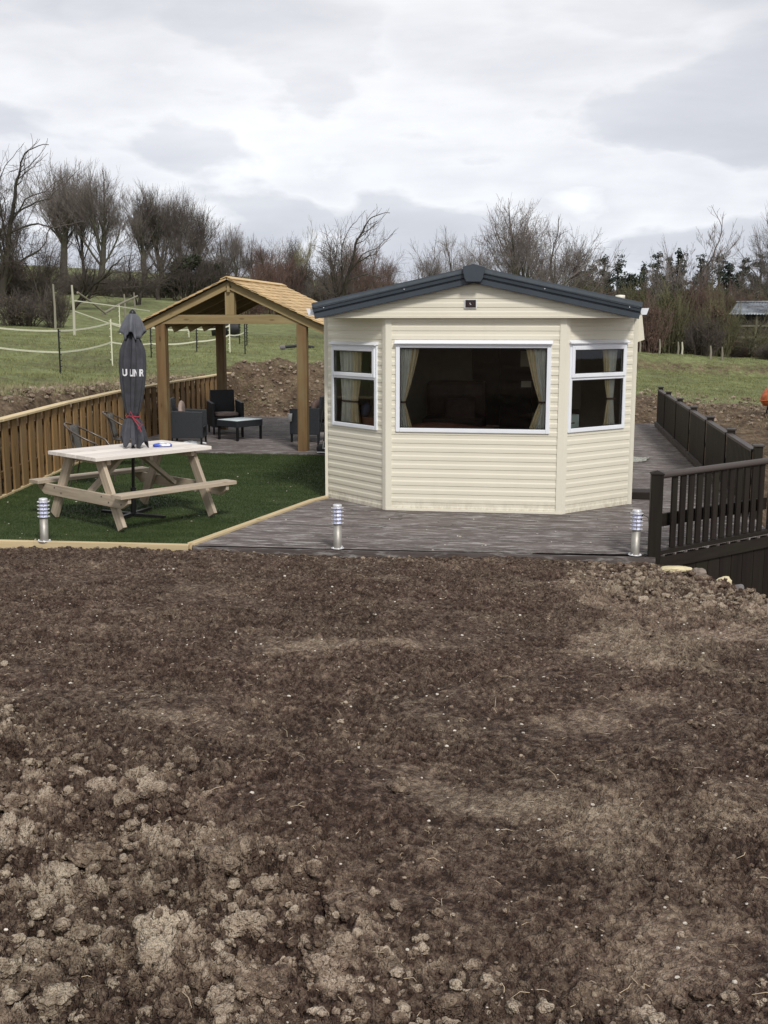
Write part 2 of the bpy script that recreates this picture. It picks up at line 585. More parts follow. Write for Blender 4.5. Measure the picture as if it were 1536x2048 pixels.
# ------------------------------------------------------------------ terrain
CTRL = [(0, 793, 16.5), (120, 790, 18), (250, 775, 20.5), (0, 720, 28), (0, 660, 45), (0, 600, 70), (300, 600, 70), (150, 745, 27.5),
        (200, 560, 105), (0, 560, 105), (500, 690, 38), (640, 690, 40), (560, 640, 60), (640, 628, 70), (460, 730, 29), (560, 742, 29.5),
        (640, 765, 29), (1290, 790, 32), (1536, 835, 27), (1400, 765, 42), (1536, 778, 42), (1300, 716, 60), (1536, 737, 58),
        (420, 590, 90), (700, 640, 60), (1000, 700, 60), (1360, 655, 120), (700, 610, 120), (1700, 660, 120)]
cp = np.array([tuple(at(px, py, Y=Y)) for px, py, Y in CTRL] +
              [(-9, 12, 1.0), (-14, 10, 1.2), (-9, 5, 1.1), (3.5, 12, -.55), (4.5, 18, -.3), (4, 8, -.2), (-60, 20, 3.5), (60, 20, -1), (80, 80, .5), (-120, 120, 9), (120, 200, 3),
               (0, 250, 6), (-120, 250, 15), (-40, 0, 2.5), (40, 0, -.5)])


def _tps(P, z, lam=.02):
    n = len(P)
    d = np.hypot(P[:, None, 0] - P[None, :, 0], P[:, None, 1] - P[None, :, 1]) / 30
    K = d * 1.0 + lam * np.eye(n) * -1
    A = np.zeros((n + 3, n + 3)); A[:n, :n] = K; A[:n, n] = 1; A[:n, n + 1:] = P / 30; A[n, :n] = 1; A[n + 1:, :n] = (P / 30).T
    return np.linalg.solve(A, np.concatenate([z, np.zeros(3)]))


_w = _tps(cp[:, :2], cp[:, 2])


def field_z(X, Y):
    s = np.zeros_like(X) + _w[len(cp)] + _w[len(cp) + 1] * X / 30 + _w[len(cp) + 2] * Y / 30
    for k in range(len(cp)):
        s += _w[k] * np.hypot(X - cp[k, 0], Y - cp[k, 1]) / 30
    return s


# line of the left retaining fence
FL = [(-6.95, 9.9), (-7.0, 10.9), (-7.13, 13.55), (-7.56, 16.5), (-7.84, 19.4), (-7.88, 23.0), (-7.88, 26.8)]


def fenceX(Y):
    return np.interp(Y, [p[1] for p in FL], [p[0] for p in FL])


def soil_base(X, Y):
    z = -.045 + .79 * np.clip(1 - Y / 10.7, -1, 2)
    s = (X - 1.42) * .907 + (Y - 10.85) * .421
    z = z - .13 * sstep(.9, 2.0, X) * sstep(6.5, 9.8, Y)
    z = z - 1.0 * sstep(-.12, .75, s) * sstep(1.05, 1.35, X)
    return z


def ground_z(X, Y):
    """big, smooth shape of all the ground"""
    X = np.asarray(X, float); Y = np.asarray(Y, float)
    f = field_z(X, Y)
    f = f + .10 * vnoise(X / 5.3, Y / 5.3, 5) + .05 * vnoise(X / 1.9, Y / 1.9, 6) * sstep(12, 25, Y)
    # low old field bank on the right, shallow ditch lines on the left
    f += .55 * (sstep(50.5, 53.0, Y - .35 * (X - 6)) - .8 * sstep(53.5, 61, Y - .35 * (X - 6))) * sstep(0, 4, X)
    f -= .22 * np.exp(-((Y - 50.2 - .35 * (X - 6)) / .8) ** 2) * sstep(0, 4, X)
    f -= .28 * np.exp(-((Y - 25.2 - .55 * (X + 12) - 1.2 * np.sin(X * .7)) / .55) ** 2) * sstep(-8.4, -9.5, X) * sstep(-30, -20, X)
    fx = fenceX(Y)
    # excavated pad
    dx = np.maximum(np.maximum(fx - X, X - 2.6), 0)
    wy = 3.4 * sstep(-1.0, -4, X) + .7 + .8 * sstep(0, 2, X)
    dyb = np.maximum(Y - 25.9, 0) / wy * 1.0
    lw = .55 + .2 * vnoise(Y / 1.5, X * 0, 8)
    dd = np.hypot(dx / np.where(X < fx, lw, .6), dyb)
    tt = sstep(0.0, 1.0, dd)
    pad = -.16 + 0 * X
    r = pad * (1 - tt) + f * tt
    # spoil heap behind the shelter
    hx = (X + 6.4) / 1.9; hy = (Y - 29.3) / 1.1
    r += .42 * np.exp(-(hx ** 2 + hy ** 2)) * (1 + .35 * vnoise(X * 1.4, Y * 1.4, 11))
    hx = (X + 3.9) / 1.3; hy = (Y - 28.4) / .9
    r += .35 * np.exp(-(hx ** 2 + hy ** 2))
    # foreground plot
    sb = soil_base(X, Y)
    k = sstep(11.2, 10.6, Y)
    side = sstep(fx - .6, fx + .05, X)
    r2 = sb * side + (np.maximum(f, sb)) * (1 - side)
    r = r * (1 - k) + r2 * k
    rs = sstep(1.15, 1.5, X) * sstep(13, 11.6, Y) * (1 - k)
    r = r * (1 - rs) + np.minimum(r, -.9) * rs
    return r


def axis(segs):
    out = []
    for a, b, st in segs:
        out += list(np.arange(a, b - 1e-6, st))
    out.append(segs[-1][1])
    return np.array(out)


xs = axis([(-260, -80, 6), (-80, -36, 1.6), (-36, -22, .5), (-22, -10, .16), (-10, -2.5, .07), (-2.5, 8, .14), (8, 20, .5), (20, 80, 2), (80, 260, 8)])
ys = axis([(-30, 8, 1.2), (8, 10.4, .3), (10.4, 15, .12), (15, 34, .08), (34, 60, .2), (60, 110, 1.0), (110, 200, 4), (200, 420, 12)])
GX, GY = np.meshgrid(xs, ys)
GZ = ground_z(GX, GY)
inplot = sstep(11.0, 10.5, GY) * sstep(-7.6, -7.0, GX) * sstep(4.2, 3.2, GX)
# dirt mask: the cut banks, heap and the worked strip behind the deck
fxs = fenceX(GY)
dirt = np.zeros_like(GX)
dl = fxs - GX
dirt = np.maximum(dirt, sstep(1.25, .8, dl + .25 * vnoise(GX * 1.7, GY * 1.7, 40)) * (GY < 27) * (GX < fxs + .3))
back_edge = 29.6 + 1.9 * np.exp(-((GX + 5.0) / 2.2) ** 2) + .8 * vnoise(GX * .5, GY * .5, 41)
dirt = np.maximum(dirt, sstep(0.9, -.3, GY - back_edge) * sstep(-8.7, -8.0, GX) * sstep(1.5, .5, GX) * (GY > 20))
redge = 31.0 + 1.2 * vnoise(GX * .35, GY * .35, 42)
dirt = np.maximum(dirt, sstep(1.5, -1.5, GY - redge) * sstep(.3, 1.0, GX))
dirt = np.maximum(dirt, sstep(11.6, 10.6, GY) * sstep(-7.9, -7.4, GX))
patch = .36 * sstep(.25, .6, fbm(GX / 3.1, GY / 1.7, 4, 44)) * sstep(62, 40, GY)
scar = np.exp(-((GY - 25.2 - .55 * (GX + 12) - 1.2 * np.sin(GX * .7)) / .38) ** 2) * sstep(-8.4, -9.5, GX) * sstep(-30, -20, GX)
ditch = .55 * np.exp(-((GY - 51.4 - .35 * (GX - 6)) / 1.1) ** 2) * sstep(0, 4, GX)
dirt = np.clip(np.maximum(dirt, np.maximum(np.maximum(patch, ditch), scar * .85)), 0, 1)
lump, lid = clods(GX, GY, .34, 90, .2, .6, .8)
lump2, _ = clods(GX, GY, .17, 93, .2, .6, .8)
steep = sstep(1.3, .2, np.abs(dl - .4))
nearm = sstep(36, 26, GY) * sstep(8, 10.5, GY)
GZ += dirt * nearm * (.38 * lump + .45 * lump2 + .05 * fbm(GX * 2.2, GY * 2.2, 4, 50)) * (1 - inplot)
GZ += (1 - dirt) * .03 * fbm(GX * 1.1, GY * 1.1, 4, 51)
# keep well under the decks, lawn and the finely modelled plot
underfloor = (GX > fxs + .02) & (GX < 2.45) & (GY > 10.6) & (GY < 25.6)
GZ = np.where(underfloor, np.minimum(GZ, -.17), GZ)
GZ = GZ - .16 * inplot
trench = (GX > 1.35) & (GX < 4.2) & (GY > 9.9) & ((GX - 1.09) * 1.02 > (GY - 10.97) - .08) & (GY < 13.6)
GZ = np.where(trench, np.minimum(GZ, -1.15), GZ)
ny, nx = GX.shape
idx = np.arange(ny * nx).reshape(ny, nx)
FF = np.stack([idx[:-1, :-1], idx[:-1, 1:], idx[1:, 1:], idx[1:, :-1]], -1).reshape(-1, 4)


def ground_material():
    m, t, b = new_mat('field_ground')
    b.inputs['Roughness'].default_value = .95
    b.inputs['Specular IOR Level'].default_value = .15
    tcn = N(t, 'ShaderNodeTexCoord'); P = tcn.outputs['Object']
    at_ = N(t, 'ShaderNodeAttribute'); at_.attribute_name = 'dirt'
    # grass
    g1 = noise(t, P, .35, 6, .62); g2 = noise(t, mapping(t, P, (0, 0, 0), (1, 1.0, 1)), 3.2, 6, .68)
    g3 = noise(t, P, 22, 4, .7)
    gm = mth(t, 'ADD', mth(t, 'MULTIPLY', g1, .35), mth(t, 'ADD', mth(t, 'MULTIPLY', g2, .38), mth(t, 'MULTIPLY', g3, .27)))
    gr = ramp(t, [(.32, (.050, .048, .026)), (.43, (.125, .122, .064)), (.52, (.185, .210, .092)), (.61, (.265, .280, .135)), (.72, (.36, .34, .21))])
    L(t, gm, gr.inputs[0])
    # dirt
    d1 = noise(t, P, 1.6, 6, .65); d2 = noise(t, P, 14, 5, .7)
    dm = mth(t, 'ADD', mth(t, 'MULTIPLY', d1, .5), mth(t, 'MULTIPLY', d2, .5))
    dr = ramp(t, [(.34, (.035, .023, .016)), (.48, (.11, .078, .052)), (.58, (.20, .15, .10)), (.72, (.40, .31, .19))])
    L(t, dm, dr.inputs[0])
    edge = noise(t, P, 5, 5, .7)
    f = mth(t, 'ADD', at_.outputs['Fac'], mth(t, 'MULTIPLY', mth(t, 'SUBTRACT', edge, .5), 1.1))
    fr = ramp(t, [(.38, (0, 0, 0)), (.60, (1, 1, 1))]); L(t, f, fr.inputs[0])
    col = mixc(t, fr.outputs[0], gr.outputs[0], dr.outputs[0])
    L(t, col, b.inputs['Base Color'])
    bp = N(t, 'ShaderNodeBump'); bp.inputs['Strength'].default_value = .9; bp.inputs['Distance'].default_value = .05
    L(t, mth(t, 'ADD', g3, mth(t, 'MULTIPLY', g2, 1.2)), bp.inputs['Height']); L(t, bp.outputs[0], b.inputs['Normal'])
    return m


M['ground'] = ground_material()
o = npmesh('ground', np.stack([GX.ravel(), GY.ravel(), GZ.ravel()], 1), FF, M['ground'], smooth=True, attrs={'dirt': dirt.ravel()})
tag(o, kind='structure')


# ------------------------------------------------------------------ the dug soil plot in front
def soil_height(X, Y):
    z = soil_base(X, Y)
    # where it is lumpy: foreground left, along the bottom, and the corner by the dark fence
    rough = sstep(2.95, 1.95, Y + .9 * X + .55 * fbm(X / .9, Y / .9, 3, 70))
    rough = np.maximum(rough, .60 * sstep(1.5, .4, np.hypot((X - 1.3) / 1.1, (Y - 9.6) / 1.6)))
    rough = np.maximum(rough, .35 * sstep(.35, .0, np.abs(Y - 2.55 - .1 * np.sin(3 * X))))
    rough = np.clip(rough, 0, 1)
    lay = fbm(X / 1.7, Y / 1.7, 4, 60)
    z = z + .045 * lay + .022 * fbm(X / .45, Y / .45, 3, 61)
    # wheel-pressed smoother lane running away from the camera
    lane = np.exp(-((X + .15 - .12 * (Y - 4) + .15 * np.sin(Y * .8)) / .38) ** 2) * sstep(8.5, 6.5, Y)
    z = z - .03 * lane
    warpx = X + .05 * vnoise(X / .13, Y / .13, 62); warpy = Y + .05 * vnoise(X / .13 + 7, Y / .13, 63)
    c0, i0 = clods(warpx, warpy, .26, 100, .15, .55, .55)
    c1, i1 = clods(warpx, warpy, .115, 110, .15, .55, .75)
    c2, i2 = clods(warpx, warpy, .052, 120, .2, .6, .8)
    c3, i3 = clods(X, Y, .025, 130, .2, .6, .8)
    a = .25 + .75 * rough
    a = a * (1 - .65 * lane)
    micro = fbm(X / .05, Y / .05, 4, 64, .6)
    ridg = 1 - np.abs(fbm(X / .16, Y / .16, 4, 65, .55))
    jag = fbm(X / .028, Y / .028, 3, 66, .6)
    crumb = fbm(X / .085, Y / .085, 4, 67, .62)
    dz = (.30 * c0 * rough ** 1.5 + .62 * c1 * (.24 + .76 * rough) * (1 - .7 * lane) + .80 * c2 * (.50 + .4 * rough) * (1 - .6 * lane) + .75 * c3 * (.60 + .4 * rough) * (1 - .4 * lane) +
          .0125 * jag * (.7 + .6 * rough) * (1 - .4 * lane) + .034 * crumb * (.62 + .5 * rough) * (1 - .5 * lane) + .010 * micro * rough + .026 * (ridg - .7) * (.35 + rough) * (1 - .5 * lane))
    comp = sstep(.12, .5, fbm(X / 1.1 + 3, Y / .7, 3, 74)) * (1 - rough) * sstep(10.6, 9.8, Y)
    dz = dz * (1 - .62 * comp) + .004 * comp * fbm(X / .3, Y / .1, 3, 79)
    dz = dz + .050 * rough * fbm(X / .36, Y / .36, 3, 68)
    # the plot's edge along the deck
    dz = dz * (.35 + .65 * sstep(10.75, 10.3, Y))
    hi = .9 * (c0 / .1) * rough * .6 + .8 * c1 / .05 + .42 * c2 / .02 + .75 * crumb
    return z + dz, rough, lane, hi, i0 * .5 + i1 * .5


NR, NC = 1300, 1150
tt = np.linspace(0, 1, NR)
Yr = 1.7 * (10.86 / 1.7) ** tt
half = 1.15 + .335 * Yr
U = np.linspace(-1, 1, NC)
SX = (-.148 * Yr - .15)[:, None] + (half + .35)[:, None] * U[None, :]
SY = np.repeat(Yr[:, None], NC, 1)
SX = np.minimum(SX, 3.6 + 0 * SX)
# slanted left limit: stay inside the plot
SZ, rough, lane, hi, cid = soil_height(SX, SY)
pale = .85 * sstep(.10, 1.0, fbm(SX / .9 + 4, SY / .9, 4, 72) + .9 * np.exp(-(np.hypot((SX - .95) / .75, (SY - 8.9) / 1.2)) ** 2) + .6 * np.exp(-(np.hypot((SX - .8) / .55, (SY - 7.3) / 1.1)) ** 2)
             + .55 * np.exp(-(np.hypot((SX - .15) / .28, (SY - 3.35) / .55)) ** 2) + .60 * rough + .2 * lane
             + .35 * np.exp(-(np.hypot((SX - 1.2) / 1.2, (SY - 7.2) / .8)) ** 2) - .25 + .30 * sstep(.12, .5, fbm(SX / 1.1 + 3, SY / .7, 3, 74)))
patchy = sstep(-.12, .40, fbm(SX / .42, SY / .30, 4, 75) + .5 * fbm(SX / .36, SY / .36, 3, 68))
paler = np.clip(.10 + .50 * pale * (1 - .75 * rough) + rough * (patchy * (.30 + .45 * hi) - .08) + .40 * (hi - .5) * (.35 + .2 * rough), 0, 1)  # paler on raised crumbs and in noise patches, darker in hollows
idx = np.arange(NR * NC).reshape(NR, NC)
SF = np.stack([idx[:-1, :-1], idx[:-1, 1:], idx[1:, 1:], idx[1:, :-1]], -1).reshape(-1, 4)


def soil_material(name='dug_soil', attr=True):
    m, t, b = new_mat(name)
    b.inputs['Roughness'].default_value = .92
    b.inputs['Specular IOR Level'].default_value = .22
    tcn = N(t, 'ShaderNodeTexCoord'); P = tcn.outputs['Object']
    at_ = N(t, 'ShaderNodeAttribute'); at_.attribute_name = 'paler'
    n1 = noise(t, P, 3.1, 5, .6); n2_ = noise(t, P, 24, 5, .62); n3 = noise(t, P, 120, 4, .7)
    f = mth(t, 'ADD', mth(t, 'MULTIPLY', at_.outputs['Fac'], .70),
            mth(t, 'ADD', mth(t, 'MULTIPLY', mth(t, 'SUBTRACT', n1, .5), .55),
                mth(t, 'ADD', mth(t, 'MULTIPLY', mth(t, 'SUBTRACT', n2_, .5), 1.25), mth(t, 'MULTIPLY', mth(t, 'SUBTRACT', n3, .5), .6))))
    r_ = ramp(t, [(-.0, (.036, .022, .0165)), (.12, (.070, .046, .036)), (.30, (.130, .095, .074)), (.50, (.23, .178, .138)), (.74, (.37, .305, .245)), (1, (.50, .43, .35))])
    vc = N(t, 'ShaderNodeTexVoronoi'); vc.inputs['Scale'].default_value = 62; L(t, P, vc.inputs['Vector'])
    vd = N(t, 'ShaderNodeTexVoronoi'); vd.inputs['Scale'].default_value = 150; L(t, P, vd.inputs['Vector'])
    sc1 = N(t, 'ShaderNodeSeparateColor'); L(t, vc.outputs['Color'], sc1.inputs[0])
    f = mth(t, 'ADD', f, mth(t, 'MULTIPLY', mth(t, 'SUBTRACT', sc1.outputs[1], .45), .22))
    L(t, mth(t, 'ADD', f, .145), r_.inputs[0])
    col = r_.outputs[0]
    hue = noise(t, mapping(t, P, (5, 2, 0)), 1.1, 4, .6)
    hr = ramp(t, [(.35, (1.06, 1.0, .945)), (.65, (1.02, 1.01, .935))]); L(t, hue, hr.inputs[0])
    col = mixc(t, 1.0, col, hr.outputs[0], 'MULTIPLY')
    # pale grit
    vo = N(t, 'ShaderNodeTexVoronoi'); vo.inputs['Scale'].default_value = 34; L(t, P, vo.inputs['Vector'])
    gr = ramp(t, [(.0, (1, 1, 1)), (.10, (1, 1, 1)), (.14, (0, 0, 0))]); L(t, vo.outputs['Distance'], gr.inputs[0])
    sepc = N(t, 'ShaderNodeSeparateColor'); L(t, vo.outputs['Color'], sepc.inputs[0])
    sel = mth(t, 'GREATER_THAN', sepc.outputs[0], .955)
    col = mixc(t, mth(t, 'MULTIPLY', mth(t, 'MULTIPLY', gr.outputs[0], sel), .8), col, (.50, .42, .34, 1))
    L(t, col, b.inputs['Base Color'])
    bp = N(t, 'ShaderNodeBump'); bp.inputs['Strength'].default_value = 1.0; bp.inputs['Distance'].default_value = .018
    crb = mth(t, 'ADD', mth(t, 'MULTIPLY', vc.outputs['Distance'], -.9), mth(t, 'MULTIPLY', vd.outputs['Distance'], -.5))
    L(t, mth(t, 'ADD', crb, mth(t, 'ADD', mth(t, 'MULTIPLY', n2_, .6), mth(t, 'MULTIPLY', n3, .3))), bp.inputs['Height']); L(t, bp.outputs[0], b.inputs['Normal'])
    return m


M['soil'] = soil_material()
o = npmesh('soil_ground', np.stack([SX.ravel(), SY.ravel(), SZ.ravel()], 1), SF, M['soil'], smooth=True, attrs={'paler': paler.ravel()})
tag(o, kind='structure')


# loose lumps lying on the soil
def ico(sub):
    import bmesh
    bm = bmesh.new(); bmesh.ops.create_icosphere(bm, subdivisions=sub, radius=1)
    V = np.array([v.co[:] for v in bm.verts]); F = np.array([[v.index for v in f.verts] for f in bm.faces]); bm.free()
    return V, F


def lumpy(V, seed, amp=.3):
    x, y, z = V.T
    n_ = np.zeros(len(x)); a = 1.0; f = 1.05
    for i in range(5):
        o_ = seed * 3.7 + i * 11.1
        q = vnoise(x * f + o_, y * f + z * f * .9, seed + i) * .6 + vnoise(z * f * 1.1 - o_, x * f * .8 - y * f * .6, seed + 9 + i) * .6
        n_ += a * (q if i in (0, 2, 4) else (.25 - np.abs(q)) * 1.3)
        a *= .58; f *= 2.15
    return V * np.clip(1 + amp * n_, .3, 2)[:, None]


rng = np.random.RandomState(5)


def scatter_lumps(name, n, sub, rmin, rmax, area, flat=.7, amp=.35, protos=10, sink=.3, density=None, mat='soil', palebase=.5, pw=2.0, label=None):
    V0, F0 = ico(sub)
    P = [lumpy(V0, 300 + k + sub * 40, amp) for k in range(protos)]
    xx = rng.uniform(area[0], area[1], n * 6); yy = area[2] * (area[3] / area[2]) ** rng.uniform(0, 1, n * 6)
    if density is not None:
        keep = rng.uniform(0, 1, n * 6) < density(xx, yy)
        xx = xx[keep]; yy = yy[keep]
    xx = xx[:n]; yy = yy[:n]
    n = len(xx)
    zz = soil_height(xx, yy)[0]
    rr = rmin + (rmax - rmin) * rng.uniform(0, 1, n) ** pw
    Vs = []; Fs = []; D = []
    for k in range(n):
        a, b_, c_ = rng.uniform(0, 6.28, 3)
        Rm = np.array(Euler((a, b_, c_)).to_matrix())
        v = (P[k % protos] @ Rm.T) * np.array([1, rng.uniform(.65, 1), flat * rng.uniform(.8, 1.1)]) * rr[k]
        g = rng.uniform(0, 6.28); cs, sn_ = math.cos(g), math.sin(g)
        v = v @ np.array([[cs, sn_, 0], [-sn_, cs, 0], [0, 0, 1]])
        Vs.append(v + np.array([xx[k], yy[k], zz[k] + rr[k] * (flat - sink) * .6]))
        Fs.append(F0 + k * len(V0))
        D.append(np.clip(palebase + rng.uniform(-.45, .35) + .30 * v[:, 2] / rr[k], 0, 1))  # random tone per clod, paler towards its top
    o = npmesh(name, np.concatenate(Vs), np.concatenate(Fs), M[mat], smooth=True, attrs={'paler': np.concatenate(D)})
    tag(o, label, 'soil', None, 'stuff')
    return o


def dens_rough(x, y):
    z, r, l, h, i = soil_height(x, y)
    return np.clip(r ** 1.3 + .02, 0, 1) * (x > -.148 * y - 1.6 - .335 * y) * (x < 2.2)


def dens_all(x, y):
    z, r, l, h, i = soil_height(x, y)
    return np.clip(.25 + r, 0, 1) * (1 - .6 * l) * (((x - 1.42) * .907 + (y - 10.85) * .421 < 0) | (x < 1.1))


scatter_lumps('soil_clods', 170, 5, .018, .072, (-3.2, 1.4, 2.0, 5.2), .66, .55, density=dens_rough, palebase=.50, pw=2.6, label='large crumbly clods of dry dug earth in the foreground')
scatter_lumps('soil_lumps', 3200, 3, .006, .026, (-3.6, 1.8, 1.9, 6.5), .7, .55, density=dens_rough, palebase=.5, label='fist sized and smaller soil lumps strewn over the dug plot')
scatter_lumps('soil_crumbs', 6500, 2, .005, .013, (-4.5, 2.0, 2.0, 10.6), .8, .6, density=dens_all, palebase=.42, label='small soil crumbs covering the dug plot')
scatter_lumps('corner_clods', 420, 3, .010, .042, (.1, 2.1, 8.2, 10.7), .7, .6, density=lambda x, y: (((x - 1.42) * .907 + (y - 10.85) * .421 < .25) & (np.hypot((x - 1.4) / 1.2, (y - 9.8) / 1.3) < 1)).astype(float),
              palebase=.6, label='pale clods heaped at the corner of the plot by the dark fence')
scatter_lumps('edge_clods', 360, 3, .008, .024, (-6.6, 1.0, 10.35, 10.72), .7, .7, palebase=.3, label='row of small clods along the edge of the lawn and deck')

# white grit and straw
M['pebble'] = plain('pale_pebble', (.55, .50, .43), .8, var=.25, scale=30)
M['straw'] = plain('dry_straw', (.50, .40, .27), .85, var=.2)


def pebbles():
    V0, F0 = ico(1)
    n = 900
    xx = rng.uniform(-4.8, 2.0, n); yy = 2.0 * (10.5 / 2.0) ** rng.uniform(0, 1, n)
    zz = soil_height(xx, yy)[0]
    Vs = []; Fs = []
    for k in range(n):
        r0 = .0022 + .0075 * rng.uniform() ** 3.0 + .0004 * yy[k]
        v = lumpy(V0, k % 9 + 500, .3) @ np.array(Euler(rng.uniform(0, 6, 3)).to_matrix()).T
        v = v * np.array([1, .75, .6]) * r0
        Vs.append(v + [xx[k], yy[k], zz[k] + r0 * .25]); Fs.append(F0 + k * len(V0))
    o = npmesh('pebbles', np.concatenate(Vs), np.concatenate(Fs), M['pebble'], smooth=False)
    tag(o, 'scattered small pale pebbles on the bare soil', 'pebbles', None, 'stuff')
    mb = MB()
    for k in range(1000):
        x = rng.uniform(-4.0, 1.9); y = 2.0 * (10.3 / 2.0) ** rng.uniform()
        z = float(soil_height(np.array([x]), np.array([y]))[0][0])
        ln = rng.uniform(.012, .085) * rng.uniform(.4, 1); a = rng.uniform(0, 6.28); el = rng.uniform(-.1, .7) if rng.uniform() < .35 else rng.uniform(-.1, .15)
        p = Vector((x, y, z + .003)); d = Vector((math.cos(a) * math.cos(el), math.sin(a) * math.cos(el), math.sin(el)))
        q = p + d * ln * .5 + Vector((rng.uniform(-.01, .01), rng.uniform(-.01, .01), .003)); e = p + d * ln + Vector((0, 0, -.004))
        mb.tube([p, q, e], [.0012, .0011, .0007], 4, caps=False)
    o = mb.build('straw', M['straw'])
    tag(o, 'dried straw stalks and rootlets lying on the soil', 'straw', None, 'stuff')


pebbles()

def on_soil(px, py):
    p = at(px, py, z=0)
    for _ in range(12):
        p = at(px, py, z=float(soil_height(np.array([p.x]), np.array([p.y]))[0][0]))
    return p


def by_fence(px):
    Y = float(np.interp(px, [1340, 1366, 1398, 1450, 1480, 1510], [10.60, 10.74, 10.50, 10.28, 10.12, 9.95]))
    p = at(px, 1120, Y=Y)
    p.z = float(soil_height(np.array([p.x]), np.array([p.y]))[0][0]) + .022
    return p


# single stones you could pick out
def stone(name, label, p, size, mat, seed, rz=0, cat='stone', amp=.28):
    V0, F0 = ico(3)
    v = lumpy(V0, seed, amp)
    v = np.sign(v) * np.abs(v) ** .8
    c_, s_ = math.cos(rz), math.sin(rz)
    v = (v * np.array(size)) @ np.array([[c_, s_, 0], [-s_, c_, 0], [0, 0, 1]])
    o = npmesh(name, v, F0, M[mat], smooth=False)
    o.location = p
    tag(o, label, cat, 'stones by the dark fence')
    return o


stone('stone', 'flat pale yellow stone slab beside the foot of the dark gate post', by_fence(1348), (.115, .075, .03), 'stoneyellow', 801, .2)
stone('stone', 'second pale yellow slab lying behind the flat one under the dark fence', by_fence(1366), (.095, .06, .025), 'stoneyellow', 802, -.3)
stone('stone', 'pointed pale yellow stone on the crest of soil right of the slabs', by_fence(1450), (.075, .06, .055), 'stoneyellow', 803, .5)
stone('stone', 'round grey brown boulder between the yellow slabs and the pointed yellow stone', by_fence(1398), (.07, .06, .055), 'stonebrown', 804)
stone('stone', 'small dark bluish stone at the foot of the dark fence skirt', by_fence(1480), (.055, .05, .06), 'stonegrey', 805)
stone('stone', 'rounded light brown clod shaped stone near the right edge of the photo', by_fence(1502), (.075, .06, .05), 'stonebrown', 806, 1)
# ------------------------------------------------------------------ decks
def clip_x(poly, y):
    """x-interval of a convex polygon at y"""
    xs_ = []
    n = len(poly)
    for i in range(n):
        (x0, y0), (x1, y1) = poly[i], poly[(i + 1) % n]
        if (y0 - y) * (y1 - y) <= 0 and y0 != y1:
            xs_.append(x0 + (x1 - x0) * (y - y0) / (y1 - y0))
    return (min(xs_), max(xs_)) if len(xs_) >= 2 else None


def deck(name, poly, z=0.0, pitch=.125, gap=.009, fascia=None):
    mb = MB()
    y0 = min(p[1] for p in poly); y1 = max(p[1] for p in poly)
    y = y0
    rnd = random.Random(3)
    while y < y1 - .02:
        ya, yb = y, min(y + pitch - gap, y1)
        ca = clip_x(poly, ya + 1e-4); cb = clip_x(poly, yb - 1e-4)
        if ca and cb:
            # break into boards of random length
            cuts = [0]; x = rnd.uniform(.8, 3.0)
            ln = max(ca[1], cb[1]) - min(ca[0], cb[0])
            while x < ln - .4:
                cuts.append(x); x += rnd.choice([1.8, 2.4, 3.0, 3.6])
            cuts.append(ln)
            for a, b in zip(cuts[:-1], cuts[1:]):
                fa, fb = a / ln, b / ln - (.004 / ln if b < ln else 0)
                zz = z + rnd.uniform(-.0015, .0015)
                xa0 = ca[0] + (ca[1] - ca[0]) * fa; xa1 = ca[0] + (ca[1] - ca[0]) * fb
                xb0 = cb[0] + (cb[1] - cb[0]) * fa; xb1 = cb[0] + (cb[1] - cb[0]) * fb
                # grooved board: ridges across the width
                nrid = 5
                prof = []
                for r_ in range(nrid):
                    prof += [(r_ / nrid + .02, -.0028), (r_ / nrid + .06, 0), ((r_ + .78) / nrid + .02, 0), ((r_ + .84) / nrid + .02, -.0028)]
                prof = [(0, -.02)] + prof + [(1, -.02)]
                ou = 20 * rnd.randint(0, 400); ov = 20 * rnd.randint(0, 400)
                V_ = []; 
                for t_, dz in prof:
                    t_ = min(t_, 1)
                    V_.append((xa0 + (xb0 - xa0) * t_, ya + (yb - ya) * t_, zz + dz))
                    V_.append((xa1 + (xb1 - xa1) * t_, ya + (yb - ya) * t_, zz + dz))
                F_ = []; U_ = []
                for k in range(len(prof) - 1):
                    f = (2 * k, 2 * k + 1, 2 * k + 3, 2 * k + 2)
                    F_.append(f)
                    U_.append([(V_[i][0] - xa0 + ou, V_[i][1] - ya + ov) for i in f])
                mb.add(V_, F_, U_)
        y += pitch
    # joist bed under the boards
    n = len(poly)
    top = [(p[0], p[1], z - .022) for p in poly]
    mb.prism(top, (0, 0, -.12), mi=1)
    o = mb.build(name, [M['deck'], M['deckdark']])
    tag(o, kind='structure')
    return o


deck('deck', [(-3.60, 10.76), (1.12, 10.93), (2.46, 12.28), (2.46, 25.3), (.9, 25.3), (.9, 14.2), (-2.80, 14.2)])
deck('shelter_deck', [(-7.83, 18.66), (-2.85, 18.66), (-2.85, 25.9), (-7.83, 25.9)])
fas = MB()
fas.bar((-3.58, 10.735, -.075), (1.1, 10.905, -.075), .028, .13)
o = fas.build('deck_fascia', M['deck']); tag(o, 'grey brown fascia board along the front edge of the deck', 'fascia board')

# ------------------------------------------------------------------ artificial lawn
lawn_poly = [(-6.98, 10.68), (-3.66, 10.80), (-2.88, 14.2), (-2.88, 18.66), (-7.78, 18.66), (-7.56, 16.5), (-7.12, 13.55)]


